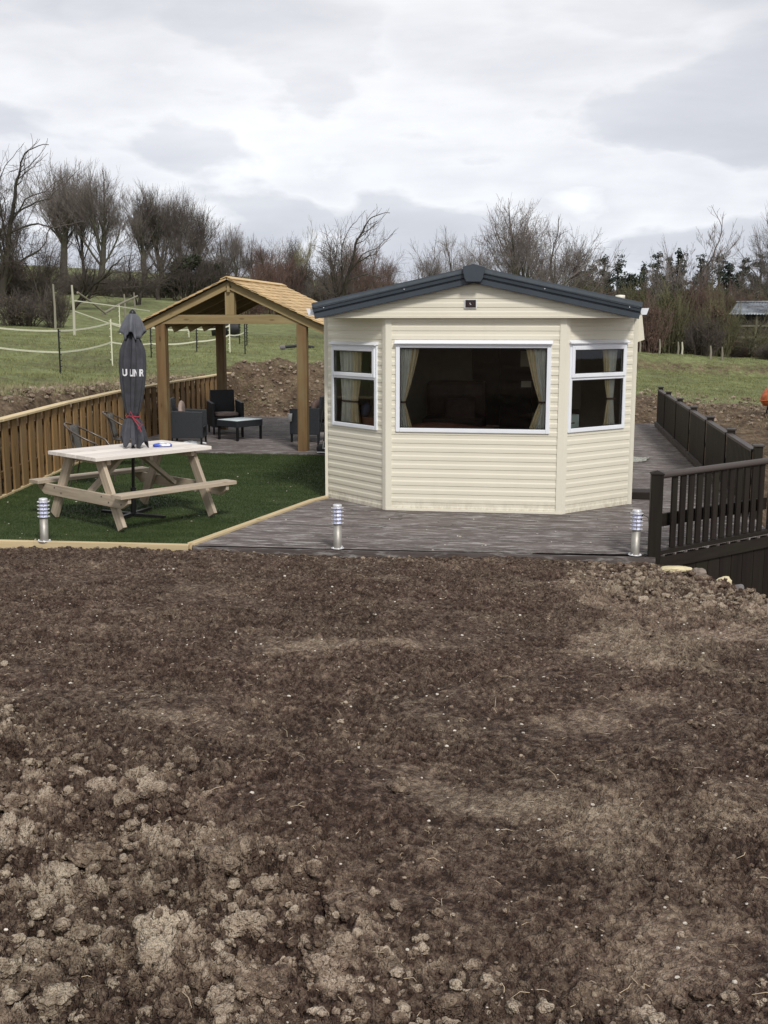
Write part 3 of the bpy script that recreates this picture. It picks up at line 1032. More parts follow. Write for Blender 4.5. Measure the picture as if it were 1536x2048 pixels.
def lawn_material(nm, blades=False):
    m, t, b = new_mat(nm)
    b.inputs['Roughness'].default_value = .62
    b.inputs['Specular IOR Level'].default_value = .25
    tcn = N(t, 'ShaderNodeTexCoord')
    a = noise(t, mapping(t, tcn.outputs['Object'], (0, 0, 0), (.8, 2.2, 1)), 1.9, 6, .68); c = noise(t, tcn.outputs['Object'], 45, 4, .7)
    r_ = ramp(t, [(.34, (.015, .029, .007)), (.46, (.032, .053, .014)), (.56, (.050, .073, .021)), (.68, (.090, .105, .045))])
    L(t, mth(t, 'ADD', mth(t, 'MULTIPLY', a, .5), mth(t, 'MULTIPLY', c, .5)), r_.inputs[0])
    L(t, r_.outputs[0], b.inputs['Base Color'])
    return m


M['lawn'] = lawn_material('artificial_turf')
mb = MB()
mb.prism([(p[0], p[1], -.02) for p in lawn_poly], (0, 0, -.1))
o = mb.build('lawn', M['lawn']); tag(o, kind='structure')


def in_poly(x, y, poly):
    ins = np.zeros(x.shape, bool)
    n = len(poly); j = n - 1
    for i in range(n):
        xi, yi = poly[i]; xj, yj = poly[j]
        c = ((yi > y) != (yj > y)) & (x < (xj - xi) * (y - yi) / (yj - yi + 1e-12) + xi)
        ins ^= c; j = i
    return ins


def blades(name, n, poly, h, wd, mat, label, zf=None, lean=.5, bias=None, cat='grass'):
    xmin, xmax = min(p[0] for p in poly), max(p[0] for p in poly)
    ymin, ymax = min(p[1] for p in poly), max(p[1] for p in poly)
    x = rng.uniform(xmin, xmax, n * 3); y = rng.uniform(ymin, ymax, n * 3)
    k = in_poly(x, y, poly)
    if bias is not None:
        k &= rng.uniform(0, 1, n * 3) < bias(x, y)
    x = x[k][:n]; y = y[k][:n]; n = len(x)
    z = np.full(n, -.02) if zf is None else zf(x, y)
    a = rng.uniform(0, 2 * np.pi, n); hh = h * rng.uniform(.5, 1.2, n); w_ = wd * rng.uniform(.7, 1.3, n)
    la = rng.uniform(0, 2 * np.pi, n); ll = hh * lean * rng.uniform(.1, 1.2, n)
    B = np.stack([x, y, z], 1)
    s_ = np.stack([np.cos(a) * w_, np.sin(a) * w_, 0 * a], 1)
    T = B + np.stack([np.cos(la) * ll, np.sin(la) * ll, hh], 1)
    V = np.stack([B - s_, B + s_, T], 1).reshape(-1, 3)
    o = npmesh(name, V, np.arange(3 * n).reshape(n, 3), mat)
    tag(o, label, cat, None, 'stuff')
    return o


blades('turf_pile', 230000, lawn_poly, .020, .0022, M['lawn'], 'short green artificial turf pile of the lawn around the picnic table', cat='turf')

# bits of soil and pale litter trodden onto the turf and deck
mb = MB()
for k in range(80):
    if k % 3:
        x, y = rng.uniform(-6.9, -3.2), 10.8 + 7.6 * rng.uniform() ** 1.6
        if not in_poly(np.array([x]), np.array([y]), lawn_poly)[0]: continue
        z = -.004
    else:
        x, y, z = rng.uniform(-3.3, 1.0), rng.uniform(10.85, 12.9), .001
        if x < -3.6 + (y - 10.76) * .25: continue
    q = .004 + .008 * rng.uniform() ** 2
    mb.box((x, y, z + q * .4), (q * 2, q * 1.2, q * .8), Matrix.Rotation(rng.uniform(0, 3), 3, 'Z'))
o = mb.build('litter', M['pebble']); tag(o, 'tiny pale specks of grit and leaves on the turf and deck', 'litter', None, 'stuff')

# timber edging of the lawn
def edging(pts, label, wdt=.075, z=.0):
    mb = MB()
    for a, b in zip(pts[:-1], pts[1:]):
        d = (Vector((*b, 0)) - Vector((*a, 0))).normalized() * .001
        mb.bar((a[0] - d.x, a[1] - d.y, z - .045), (b[0] + d.x, b[1] + d.y, z - .045), wdt, .11)
    o = mb.build('lawn_edging', M['new_timber'], bevel=.003)
    return tag(o, label, 'edging')


edging([(-6.98, 10.63), (-5.3, 10.69), (-3.63, 10.752)], 'pale timber edging along the front of the lawn next to the bare soil')
edging([(-3.615, 10.775), (-2.96, 13.7), (-2.835, 14.0)], 'pale timber edging running diagonally between lawn and deck', .085, .012)
edging([(-7.07, 13.2), (-7.46, 16.0), (-7.62, 17.2), (-7.72, 18.6)], 'pale timber edging at the foot of the brown board fence', .06)
edging([(-2.868, 14.04), (-2.868, 18.6)], 'thin pale timber strip along the left side of the caravan', .03)

# ------------------------------------------------------------------ left retaining fence: vertical boards under a pale cap rail
fr = thing('board_fence', 'brown vertical board fence with pale top rail holding back the earth bank on the left', 'fence', (-7.2, 14, 0))
offL = (-7.2, 14, 0)
FLs = []
for a, b in zip(FL[:-1], FL[1:]):
    n = max(2, int((Vector(b) - Vector(a)).length / .5))
    for k in range(n):
        FLs.append((a[0] + (b[0] - a[0]) * k / n, a[1] + (b[1] - a[1]) * k / n))
FLs.append(FL[-1])
FX = lambda y: float(np.interp(y, [p[1] for p in FL], [p[0] for p in FL]))
cap = MB(); rl = MB()
for a, b in zip(FL[:-1], FL[1:]):
    cap.bar((a[0], a[1], 1.0), (b[0], b[1], 1.0), .15, .034)
    for zz in (.25, .8):
        rl.bar((a[0] - .06, a[1], zz), (b[0] - .06, b[1], zz), .045, .09)
cap.build('top_rail', M['new_timber'], fr, offL, bevel=.004)
rl.build('back_rail', M['fence'], fr, offL)
y = 10.0
rnd = random.Random(11)
while y < 26.6:
    for back in (0, 1):
        yy = y + (.18 if back else 0)
        wd_ = rnd.uniform(.205, .225) if not back else .235
        x0 = FX(yy); x1 = FX(yy + wd_)
        ax = Vector((x1 - x0, wd_, 0)).normalized(); nrm = Vector((ax.y, -ax.x, 0))
        c = Vector(((x0 + x1) / 2, yy + wd_ / 2, .475)) + nrm * (-.052 if back else .02)
        Mx = Matrix((ax, nrm, Vector((0, 0, 1)))).transposed()
        b = MB(); b.box(c, (wd_, .024, 1.01 + rnd.uniform(-.012, .002)), Mx)
        b.build('board', M['fence'], fr, offL, bevel=.003)
    y += .362

# ------------------------------------------------------------------ dark stained fences on the right
def picket_part(parent, off, a, b, z0, z1, wd_=.07, gap=.045, face=None, count=None, start=.0, name='picket'):
    a = Vector((*a, 0)); b = Vector((*b, 0)); d = (b - a); ln = d.length; d.normalize()
    nrm = Vector((d.y, -d.x, 0))
    Mx = Matrix((d, nrm, Vector((0, 0, 1)))).transposed()
    s_ = start
    while s_ + wd_ < ln:
        p = a + d * (s_ + wd_ / 2) + nrm * (face or 0)
        m_ = MB(); m_.box((p.x, p.y, (z0 + z1) / 2), (wd_, .02, z1 - z0), Mx)
        m_.build(name, M['deckdark'], parent, off)
        s_ += wd_ + gap


posts_y = [24.7, 23.1, 21.1, 19.1, 17.15, 15.2, 13.25]
FXR = 2.42
for k in range(len(posts_y) - 1):
    ya, yb = posts_y[k + 1], posts_y[k]
    names = ['farthest', 'second farthest', 'third farthest', 'fourth from far end', 'second nearest', 'nearest section']
    off = (FXR, ya, 0)
    f = thing('deck_railing', 'dark picket railing on the right deck edge, %s of the row' % names[k], 'fence', off, 0, 'dark fence panels along the deck')
    picket_part(f, off, (FXR - .03, ya + .05), (FXR - .03, yb - .05), .09, .80, .072, .022, name='picket')
    m_ = MB(); m_.bar((FXR, ya + .05, .795), (FXR, yb - .05, .795), .085, .035); m_.build('top_rail', M['rail'], f, off, bevel=.004)
    m_ = MB(); m_.bar((FXR - .05, ya + .05, .07), (FXR - .05, yb - .05, .07), .06, .09); m_.build('bottom_rail', M['rail'], f, off)
    m_ = MB(); m_.bar((FXR + .01, ya + .05, .42), (FXR + .01, yb - .05, .42), .04, .07); m_.build('middle_rail', M['deckdark'], f, off)
plabel = ['at the far end of the long row', 'second from the far end', 'third from the far end', 'fourth from the far end', 'third from the near end of the long row',
          'second from the near end of the long row', 'at the near end of the long row']
for k, yy in enumerate(posts_y):
    p = thing('fence_post', 'dark square fence post with flat cap, ' + plabel[k], 'post', (FXR + .03, yy, -.3), 0, 'posts of the dark deck fence')
    m_ = MB(); m_.box((0, 0, .575), (.095, .095, 1.15)); m_.build('shaft', M['deckdark'], p, bevel=.004)
    m_ = MB(); m_.box((0, 0, 1.16), (.125, .125, .022)); m_.build('cap', M['rail'], p, bevel=.004)

# the angled corner section
pa = Vector((1.09, 10.97)); pd = Vector((1, 1.02)).normalized(); pe = pa + pd * 1.93
offN = (pa.x, pa.y, 0)
ng = thing('picket_fence', 'dark open picket fence angled across the near right corner of the deck', 'fence', offN)
picket_part(ng, offN, tuple(pa), tuple(pe), .045, .80, .080, .054, start=.25, face=-.01)
m_ = MB(); m_.tube([(pa.x + pd.x * .04, pa.y + pd.y * .04, .795), (pe.x, pe.y, .80)], .036, 10); m_.build('handrail', M['rail'], ng, offN)
m_ = MB(); m_.bar((pa.x + pd.x * .05, pa.y + pd.y * .05, .022), (pe.x, pe.y, .022), .08, .04); m_.build('bottom_rail', M['deckdark'], ng, offN, bevel=.003)
m_ = MB(); nb = Vector((pd.y, -pd.x)) * -.055
m_.bar((pa.x + nb.x, pa.y + nb.y + .05, .32), (pe.x + nb.x, pe.y + nb.y, .32), .03, .13); m_.build('middle_rail', M['deckdark'], ng, offN)
s_ = .05
while s_ < 2.9:
    p = pa + pd * (s_ + .1) + Vector((pd.y, -pd.x)) * .012
    m_ = MB()
    Mx = Matrix((Vector((*pd, 0)), Vector((pd.y, -pd.x, 0)), Vector((0, 0, 1)))).transposed()
    m_.box((p.x, p.y, -.6), (.192, .022, 1.2), Mx)
    m_.build('skirt_board', M['deckdark'], ng, offN)
    s_ += .20
p = thing('fence_post', 'dark square post with pyramid cap at the front corner of the deck', 'post', (pa.x, pa.y, -.35))
Rz = Matrix.Rotation(R(0), 3, 'Z')
m_ = MB(); m_.box((0, 0, .58), (.118, .118, 1.16), Rz); m_.build('shaft', M['deckdark'], p, bevel=.004)
m_ = MB()
bs = [(-.066, -.066, 1.16), (.066, -.066, 1.16), (.066, .066, 1.16), (-.066, .066, 1.16)]
m_.add(bs + [(x, y, 1.172) for x, y, z in bs] + [(0, 0, 1.20)], [(0, 3, 2, 1), (0, 1, 5, 4), (1, 2, 6, 5), (2, 3, 7, 6), (3, 0, 4, 7), (4, 5, 8), (5, 6, 8), (6, 7, 8), (7, 4, 8)])
m_.build('cap', M['deckdark'], p)
p = thing('fence_post', 'dark square post where the angled fence meets the right edge of the photo', 'post', (pe.x + .05, pe.y + .05, -1.0))
m_ = MB(); m_.box((0, 0, .92), (.12, .12, 1.84)); m_.build('shaft', M['deckdark'], p, bevel=.004)
m_ = MB(); m_.box((0, 0, 1.85), (.16, .16, .025)); m_.build('cap', M['rail'], p, bevel=.004)
# hose loop by the post
m_ = MB()
m_.tube([(pa.x - .14, pa.y + .22, .03), (pa.x - .13, pa.y + .26, .25), (pa.x - .10, pa.y + .28, .36), (pa.x - .04, pa.y + .24, .33), (pa.x - .02, pa.y + .16, .02)], .009, 6)
o = m_.build('cable', M['tubegrey']); tag(o, 'thin grey cable looping up beside the corner post of the dark fence', 'cable')

# ------------------------------------------------------------------ bollard lamps
def bollard(loc, label, tilt=(0, 0)):
    t = thing('bollard_light', label, 'lamp', loc, 0, 'steel bollard lights along the front edge')
    t.rotation_euler = (R(tilt[0]), R(tilt[1]), random.uniform(0, 3))
    m = MB(); m.lathe([(0, .006), (.065, .006), (.068, .003), (.068, .0), (0, 0)], 28)
    for a in (45, 135, 225, 315):
        m.lathe([(0, .018), (.006, .017), (.007, .006)], 8, (.056 * math.cos(R(a)), .056 * math.sin(R(a)), 0))
    m.build('base_plate', M['steelrim'], t)
    m = MB(); m.lathe([(.043, .006), (.043, .252), (.0, .252)], 28); m.build('tube', M['steel'], t)
    m = MB(); m.lathe([(.040, .252), (.040, .43), (0, .43)], 28); m.build('diffuser', M['lampglass'], t)
    for k in range(5):
        z = .262 + k * .039
        m = MB(); m.lathe([(.0415, z - .007), (.060, z - .002), (.066, z + .002), (.060, z + .004), (.0415, z - .001)], 28); m.build('ring', M['steelrim'], t)
    for a in (20, 140, 260):
        m = MB(); m.tube([(.045 * math.cos(R(a)), .045 * math.sin(R(a)), .25), (.045 * math.cos(R(a)), .045 * math.sin(R(a)), .425)], .0032, 6); m.build('rod', M['steel'], t)
    m = MB(); m.lathe([(.042, .425), (.044, .43), (.046, .449), (.040, .455), (.0, .457)], 28); m.build('cap', M['steelrim'], t)
    return t


bollard((-5.19, 10.70, .012), 'steel bollard light leaning slightly left on the pale lawn edging', (0, -2))
bollard((-2.08, 10.84, .0), 'upright steel bollard light on the front deck edge below the caravan window', (0, 0))
bollard((.905, 10.95, .0), 'steel bollard light next to the dark corner post of the deck', (0, .6))
# ------------------------------------------------------------------ the static caravan
VX = -.87
vo = (VX, 14, 0)
van = thing('static_caravan', 'cream clad static caravan with bay windows under a low grey edged gable roof', 'caravan', vo)
PITCH = .1035
PROF = [(0.0, .0), (.009, .002), (.0095, .046), (.004, .062), (.0035, .099), (0.0, .101)]     # (outward, up) one double lap


def siding(a, b, z0, z1, nrm, opens=(), limit=None):
    """lapped boards between plan points a and b, with rectangular openings (q0,q1,z0,z1)"""
    mb = MB()
    a = Vector((*a, 0)); b = Vector((*b, 0)); d = b - a; ln = d.length; d.normalize(); n = Vector((*nrm, 0)).normalized()
    qs = sorted({0, ln} | {q for o_ in opens for q in o_[:2]})
    zs = []
    k = 0
    z = z0
    while z < z1 + .2:
        for ox, oz in PROF:
            zs.append((ox, z + oz))
        z += PITCH
    ztop = z1
    for qa, qb in zip(qs[:-1], qs[1:]):
        bl = [(o_[2], o_[3]) for o_ in opens if o_[0] <= qa + 1e-6 and o_[1] >= qb - 1e-6]
        for (o1, za), (o2, zb) in zip(zs[:-1], zs[1:]):
            if za >= ztop: break
            zb_ = min(zb, ztop)
            if zb_ - za < -1e-6 or any(za > l - .004 and zb_ < h + .004 for l, h in bl):
                continue
            qa_, qb_, qa2, qb2 = qa, qb, qa, qb
            if limit:
                la = limit(za); lb = limit(zb_)
                qa_, qb_ = max(qa, la[0]), min(qb, la[1]); qa2, qb2 = max(qa, lb[0]), min(qb, lb[1])
                if qb_ <= qa_ or qb2 <= qa2: continue
            P0 = a + d * qa_ + n * o1; P1 = a + d * qb_ + n * o1; P2 = a + d * qb2 + n * o2; P3 = a + d * qa2 + n * o2
            mb.add([(P0.x, P0.y, za), (P1.x, P1.y, za), (P2.x, P2.y, zb_), (P3.x, P3.y, zb_)], [(0, 1, 2, 3)])
    return mb


A_, B_, C_, D_ = (-2.80, 14.05), (-1.92, 13.2), (.20, 13.2), (1.035, 14.05)
EZ = 2.33
# front panel: window opening from .13 to 1.94 along it
w_c = (.13, 1.94, .985, 2.01)
m = siding(B_, C_, .0, EZ, (0, -1), [w_c]); m.build('front_wall', M['cream'], van, vo)
nL = Vector((-(B_[1] - A_[1]), (B_[0] - A_[0]))); nL = -nL if nL.y > 0 else nL
LN = math.dist(A_, B_)
w_l = (.12, 1.04, .985, 1.99)
m = siding(A_, B_, .0, EZ, tuple(nL), [w_l]); m.build('bay_wall', M['cream'], van, vo)
nR = Vector((-(D_[1] - C_[1]), (D_[0] - C_[0]))); nR = -nR if nR.y > 0 else nR
w_r = (.075, 1.04, .995, 2.01)
m = siding(C_, D_, .0, EZ, tuple(nR), [w_r]); m.build('bay_wall', M['cream'], van, vo)
VL, VR_ = -2.84, 1.075
m = siding((VL, 24.6), (VL, 14.12), .0, 2.36, (-1, 0)); m.build('side_wall', M['cream'], van, vo)
m = siding((VR_, 14.12), (VR_, 24.6), .0, 2.36, (1, 0)); m.build('side_wall', M['cream'], van, vo)
m = siding((VR_, 24.6), (VL, 24.6), .0, 2.36, (0, 1)); m.build('back_wall', M['cream'], van, vo)
# gable
SL = .226
zr = 2.90
gl = lambda z: (2.0 - max(0, (zr - .09 - z) / SL), 2.0 + max(0, (zr - .09 - z) / SL))
m = siding((VX - 2.0, 13.13), (VX + 2.0, 13.13), EZ + .012, 2.80, (0, -1), limit=lambda z: (max(gl(z)[0], .13), min(gl(z)[1], 3.87))); m.build('gable', M['cream'], van, vo)
m = MB(); m.box((VX, 13.125, EZ + .003), (3.72, .035, .018)); m.build('gable_trim', M['creamtrim'], van, vo)
# soffit over the bay
m = MB(); m.prism([(VX - 1.87, 13.15, EZ), (VX + 1.87, 13.15, EZ), (VX + 1.9, 14.1, EZ), (VX - 1.9, 14.1, EZ)], (0, 0, .02)); m.build('soffit', M['creamtrim'], van, vo)
# corner trims
for (cx0, cy0), nn, wd_ in ((B_, Vector((-.35, -.94)), .115), (C_, Vector((.35, -.94)), .115)):
    m = MB()
    n1 = Vector((0, -1)); n2 = (nL if cx0 < -1 else nR).normalized()
    dA = Vector((1, 0)) if cx0 < -1 else Vector((-1, 0))
    dB = (Vector(A_) - Vector(B_)).normalized() if cx0 < -1 else (Vector(D_) - Vector(C_)).normalized()
    c0 = Vector((cx0, cy0))
    off1 = c0 + (n1 + n2).normalized() * .02
    q1 = c0 + dA * .065 + n1 * .019; q2 = c0 + dB * .055 + n2 * .019
    poly = [(q1.x, q1.y, .0), (off1.x, off1.y, 0), (q2.x, q2.y, 0), ((c0 + dB * .055).x, (c0 + dB * .055).y, 0), (c0.x, c0.y, 0), ((c0 + dA * .065).x, (c0 + dA * .065).y, 0)]
    m.prism(poly, (0, 0, EZ - .005)); m.build('corner_trim', M['creamtrim'], van, vo)
for x0, s in ((VL, -1), (VR_, 1)):
    m = MB(); m.box((x0 - s * .012, 14.095, 1.16), (.062, .055, 2.34)); m.build('corner_trim', M['creamtrim'], van, vo, bevel=.004)
# cover fin under the right eave
m = MB(); m.prism([(1.10, 14.14, 2.36), (1.14, 14.14, 2.36), (1.18, 14.14, 2.06), (1.10, 14.14, 2.03)], (0, .12, 0)); m.build('eaves_cover', M['creamtrim'], van, vo)
# bottom trim
m = MB(); m.bar((B_[0], B_[1] - .012, .012), (C_[0], C_[1] - .012, .012), .02, .03); m.build('bottom_trim', M['creamtrim'], van, vo)

# roof
m = MB()
HW = 1.885
for s in (-1, 1):
    a0 = Vector((VX, 0, zr)); b0 = Vector((VX + s * HW, 0, zr - SL * HW * .985))
    P = [[Vector((p.x, y, p.z)) for p in (a0, b0)] for y in (13.0, 24.75)]
    q = [P[0][0], P[0][1], P[1][1], P[1][0]]
    if s > 0: q = q[::-1]
    m.prism([tuple(v) for v in q], (0, 0, -.045))
m.build('roof', M['roof'], van, vo)


def sweep(prof, a, b, up, out):
    """prof (out, up) closed section swept from a to b"""
    mb = MB(); a = Vector(a); b = Vector(b); n = len(prof)
    V_ = [a + out * p + up * q for p, q in prof] + [b + out * p + up * q for p, q in prof]
    F_ = [(i, (i + 1) % n, n + (i + 1) % n, n + i) for i in range(n)] + [tuple(range(n - 1, -1, -1)), tuple(range(n, 2 * n))]
    mb.add(V_, F_)
    return mb


bp_ = [(0, 0), (.034, 0), (.036, .006), (.030, .010), (.030, .060), (.016, .066), (.016, .076), (.046, .082), (.050, .124), (.064, .130), (.064, .140), (.040, .150), (.036, .188), (0, .188)]
for s in (-1, 1):
    x0 = VX; x1 = VX + s * 1.885
    a = (x0, 13.06, zr - .178); b = (x1, 13.06, zr - .178 - SL * .985 * 1.885 + .010)
    d = (Vector(b) - Vector(a)).normalized(); up = Vector((0, -1, 0)).cross(d); up = up if up.z > 0 else -up
    m = sweep(bp_, a, b, up, Vector((0, -1, 0))); m.build('barge_board', M['slate'], van, vo)
    for q in (.42, .93):
        pt = Vector(a) + (Vector(b) - Vector(a)) * q + up * .105
        mm = MB(); mm.lathe([(0, 0), (.008, 0), (.008, .006), (0, .008)], 8, (0, 0, 0))
        mm.v = [(pt.x + v[0], 13.06 - .048 - v[2], pt.z + v[1]) for v in mm.v]
        mm.build('screw', M['steelrim'], van, vo)
    # gutter
    gx = VX + s * 1.895; gz = zr - SL * 1.89 - .045
    pr = [(0, 0), (s * .02, -.065), (s * .075, -.065), (s * .10, 0), (s * .094, 0), (s * .07, -.058), (s * .024, -.058), (s * .006, 0)]
    mb = MB(); n = len(pr)
    V_ = [(gx + p, y, gz + q) for y in (13.09, 24.7) for p, q in pr]
    mb.add(V_, [(i, (i + 1) % n, n + (i + 1) % n, n + i) for i in range(n)] + [tuple(range(n - 1, -1, -1)), tuple(range(n, 2 * n))])
    gt = mb.build('gutter', M['upvc'], van, vo)
    mb = MB(); mb.prism([(gx - s * .002, 13.088, gz + .006), (gx + s * .02, 13.088, gz - .068), (gx + s * .078, 13.088, gz - .068), (gx + s * .104, 13.088, gz + .006)], (0, -.012, 0))
    mb.build('gutter_end', M['upvc'], gt, vo)
m = MB()
kp = [(-.128, -.005), (0, .028), (.128, -.005), (.120, -.085), (.112, -.10), (.108, -.135), (.092, -.165), (.085, -.178), (-.085, -.178), (-.092, -.165), (-.108, -.135), (-.112, -.10), (-.120, -.085)]
m.prism([(VX + x, 12.95, zr + z + .012) for x, z in kp], (0, .06, 0))
m.build('ridge_cap', M['slate'], van, vo, bevel=.006)
# flue cowl on the right slope
fp = Vector((1.0 - .02, 16.0, 2.47))
m = MB(); m.lathe([(.045, -.03), (.045, .10), (.052, .10), (.052, .108), (.045, .108), (.045, .125), (.066, .125), (.066, .172), (.0, .178)], 20, tuple(fp)); m.build('flue', M['creamtrim'], van, vo)
# second roof strip seen lower right (edge of the side roof trim)
m = MB(); m.bar((VX + 1.5, 15.6, zr - SL * 1.5 + .02), (VX + 1.95, 15.6, zr - SL * 1.95 + .02), .05, .012); m.build('roof_seam', M['creamtrim'], van, vo)
# plaque
pl = MB(); pl.box((VX - .04, 13.108, 2.488), (.145, .006, .105)); q = pl.build('nameplate', M['whiteplastic'], van, vo)
pl = MB(); pl.box((VX - .04, 13.103, 2.488), (.122, .008, .086)); pl.build('plate', M['plaque'], q, vo)
pl = MB()
pts = [(VX - .04 + .036 * math.cos(a), 13.098, 2.488 + .024 * math.sin(a)) for a in np.linspace(0, 2 * pi, 24, endpoint=False)]
pl.tube(pts, .0016, 5, closed=True); pl.build('emblem', M['inwood'], q, vo)
pl = MB(); pl.box((VX - .047, 13.097, 2.49), (.007, .004, .018)); pl.box((VX - .038, 13.097, 2.479), (.012, .004, .006)); pl.build('emblem', M['whiteplastic'], q, vo)


# windows in a wall frame: origin a, direction d, outward n
def frame_on(a, b, nrm):
    a = Vector((*a, 0)); d = (Vector((*b, 0)) - a).normalized(); n = Vector((*nrm, 0)).normalized()
    Mx = Matrix((d, n, Vector((0, 0, 1)))).transposed()
    P = lambda q, o_, z: a + d * q + n * o_ + Vector((0, 0, z))
    return P, Mx


def window(a, b, nrm, q0, q1, z0, z1, transom=None, hood=.012):
    P, Mx = frame_on(a, b, nrm)
    fr_ = MB(); w_ = .05
    def rail(mb, qa, qb, za, zb, o0=.004, th=.05):
        mb.box(P((qa + qb) / 2, o0, (za + zb) / 2), (qb - qa, th, zb - za), Mx)
    rail(fr_, q0, q0 + w_, z0, z1); rail(fr_, q1 - w_, q1, z0, z1)
    rail(fr_, q0 + w_, q1 - w_, z0, z0 + w_); rail(fr_, q0 + w_, q1 - w_, z1 - w_, z1)
    if transom:
        rail(fr_, q0 + w_, q1 - w_, transom - .025, transom + .01)
    wn = fr_.build('window', M['upvc'], van, vo, bevel=.006)
    gq = MB()
    if transom:
        s0, s1 = q0 + .028, q1 - .028; t0, t1 = transom + .006, z1 - .03
        sm = MB(); sw = .048
        rail(sm, s0, s0 + sw, t0, t1, .02, .05); rail(sm, s1 - sw, s1, t0, t1, .02, .05)
        rail(sm, s0 + sw, s1 - sw, t0, t0 + sw, .02, .05); rail(sm, s0 + sw, s1 - sw, t1 - sw, t1, .02, .05)
        sm.build('sash', M['upvc'], wn, vo, bevel=.006)
        gs = MB(); 
        def blk(qa, qb, za, zb, o_):
            for (a1, b1, c1, d1) in ((qa, qa + .008, za, zb), (qb - .008, qb, za, zb), (qa + .008, qb - .008, za, za + .008), (qa + .008, qb - .008, zb - .008, zb)):
                gs.box(P((a1 + b1) / 2, o_, (c1 + d1) / 2), (b1 - a1, .012, d1 - c1), Mx)
        blk(s0 + sw, s1 - sw, t0 + sw, t1 - sw, .028); blk(q0 + w_, q1 - w_, z0 + w_, transom - .025, .012)
        gs.build('gasket', M['blackplastic'], wn, vo)
        for (qa, qb, za, zb, o_) in ((s0 + sw, s1 - sw, t0 + sw, t1 - sw, .016), (q0 + w_, q1 - w_, z0 + w_, transom - .025, .0)):
            g = MB(); g.add([P(qa, o_, za), P(qb, o_, za), P(qb, o_, zb), P(qa, o_, zb)], [(0, 1, 2, 3)]); g.build('pane', M['glass'], wn, vo)
    else:
        gs = MB()
        qa, qb, za, zb, o_ = q0 + w_, q1 - w_, z0 + w_, z1 - w_, .012
        for (a1, b1, c1, d1) in ((qa, qa + .009, za, zb), (qb - .009, qb, za, zb), (qa + .009, qb - .009, za, za + .009), (qa + .009, qb - .009, zb - .011, zb)):
            gs.box(P((a1 + b1) / 2, o_, (c1 + d1) / 2), (b1 - a1, .012, d1 - c1), Mx)
        gs.build('gasket', M['blackplastic'], wn, vo)
        g = MB(); g.add([P(qa, 0, za), P(qb, 0, za), P(qb, 0, zb), P(qa, 0, zb)], [(0, 1, 2, 3)]); g.build('pane', M['glass'], wn, vo)
    # drip hood above
    hd = MB()
    sec = [(.0, .0), (.055 + hood, -.012), (.058 + hood, -.004), (.0, .036)]
    n_ = len(sec)
    V_ = [P(q, o_, z1 + .006 + z) for q in (q0 - .012, q1 + .012) for o_, z in sec]
    hd.add(V_, [(i, (i + 1) % n_, n_ + (i + 1) % n_, n_ + i) for i in range(n_)] + [tuple(range(n_ - 1, -1, -1)), tuple(range(n_, 2 * n_))])
    hd.build('drip_hood', M['upvc'], wn, vo)
    return P, Mx


Pc, Mc = window(B_, C_, (0, -1), w_c[0] - .015, w_c[1] + .02, .965, 2.025, None, .01)
Pl, Ml = window(A_, B_, tuple(nL), w_l[0] - .02, w_l[1] + .02, .965, 2.0, 1.60)
Pr, Mr = window(C_, D_, tuple(nR), w_r[0] - .02, w_r[1] + .02, .975, 2.03, 1.62)

# interior shell
m = MB()
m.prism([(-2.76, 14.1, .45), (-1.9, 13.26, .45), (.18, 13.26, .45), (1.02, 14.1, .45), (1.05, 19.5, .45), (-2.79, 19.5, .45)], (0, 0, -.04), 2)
m.prism([(-2.76, 14.1, 2.3), (-1.9, 13.26, 2.3), (.18, 13.26, 2.3), (1.02, 14.1, 2.3), (1.05, 19.5, 2.3), (-2.79, 19.5, 2.3)], (0, 0, .02))
m.box((VX, 19.5, 1.38), (3.84, .04, 1.84)); m.box((-2.775, 16.8, 1.38), (.03, 5.4, 1.84)); m.box((1.035, 16.8, 1.38), (.03, 5.4, 1.84))
m.box((-1.95, 17.1, 1.38), (1.6, .05, 1.84)); m.box((-.5, 17.9, 1.2), (.5, .5, 1.5), mi=1)
m.box((.75, 16.3, 1.38), (.52, .05, 1.84)); m.box((.25, 17.6, 1.0), (.5, .5, 1.1), mi=1)
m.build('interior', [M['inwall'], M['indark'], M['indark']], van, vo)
# lining behind the wall under the windows
m = MB()
for p, q in ((A_, B_), (B_, C_), (C_, D_)):
    a = Vector((*p, 0)); b = Vector((*q, 0)); mid = Vector((VX, 15.5, 0))
    n_ = ((a + b) / 2 - mid).normalized() * -.05
    m.bar((a.x + n_.x, a.y + n_.y, .7), (b.x + n_.x, b.y + n_.y, .7), .02, .5)
m.build('lining_panel', M['inwall'], van, vo)


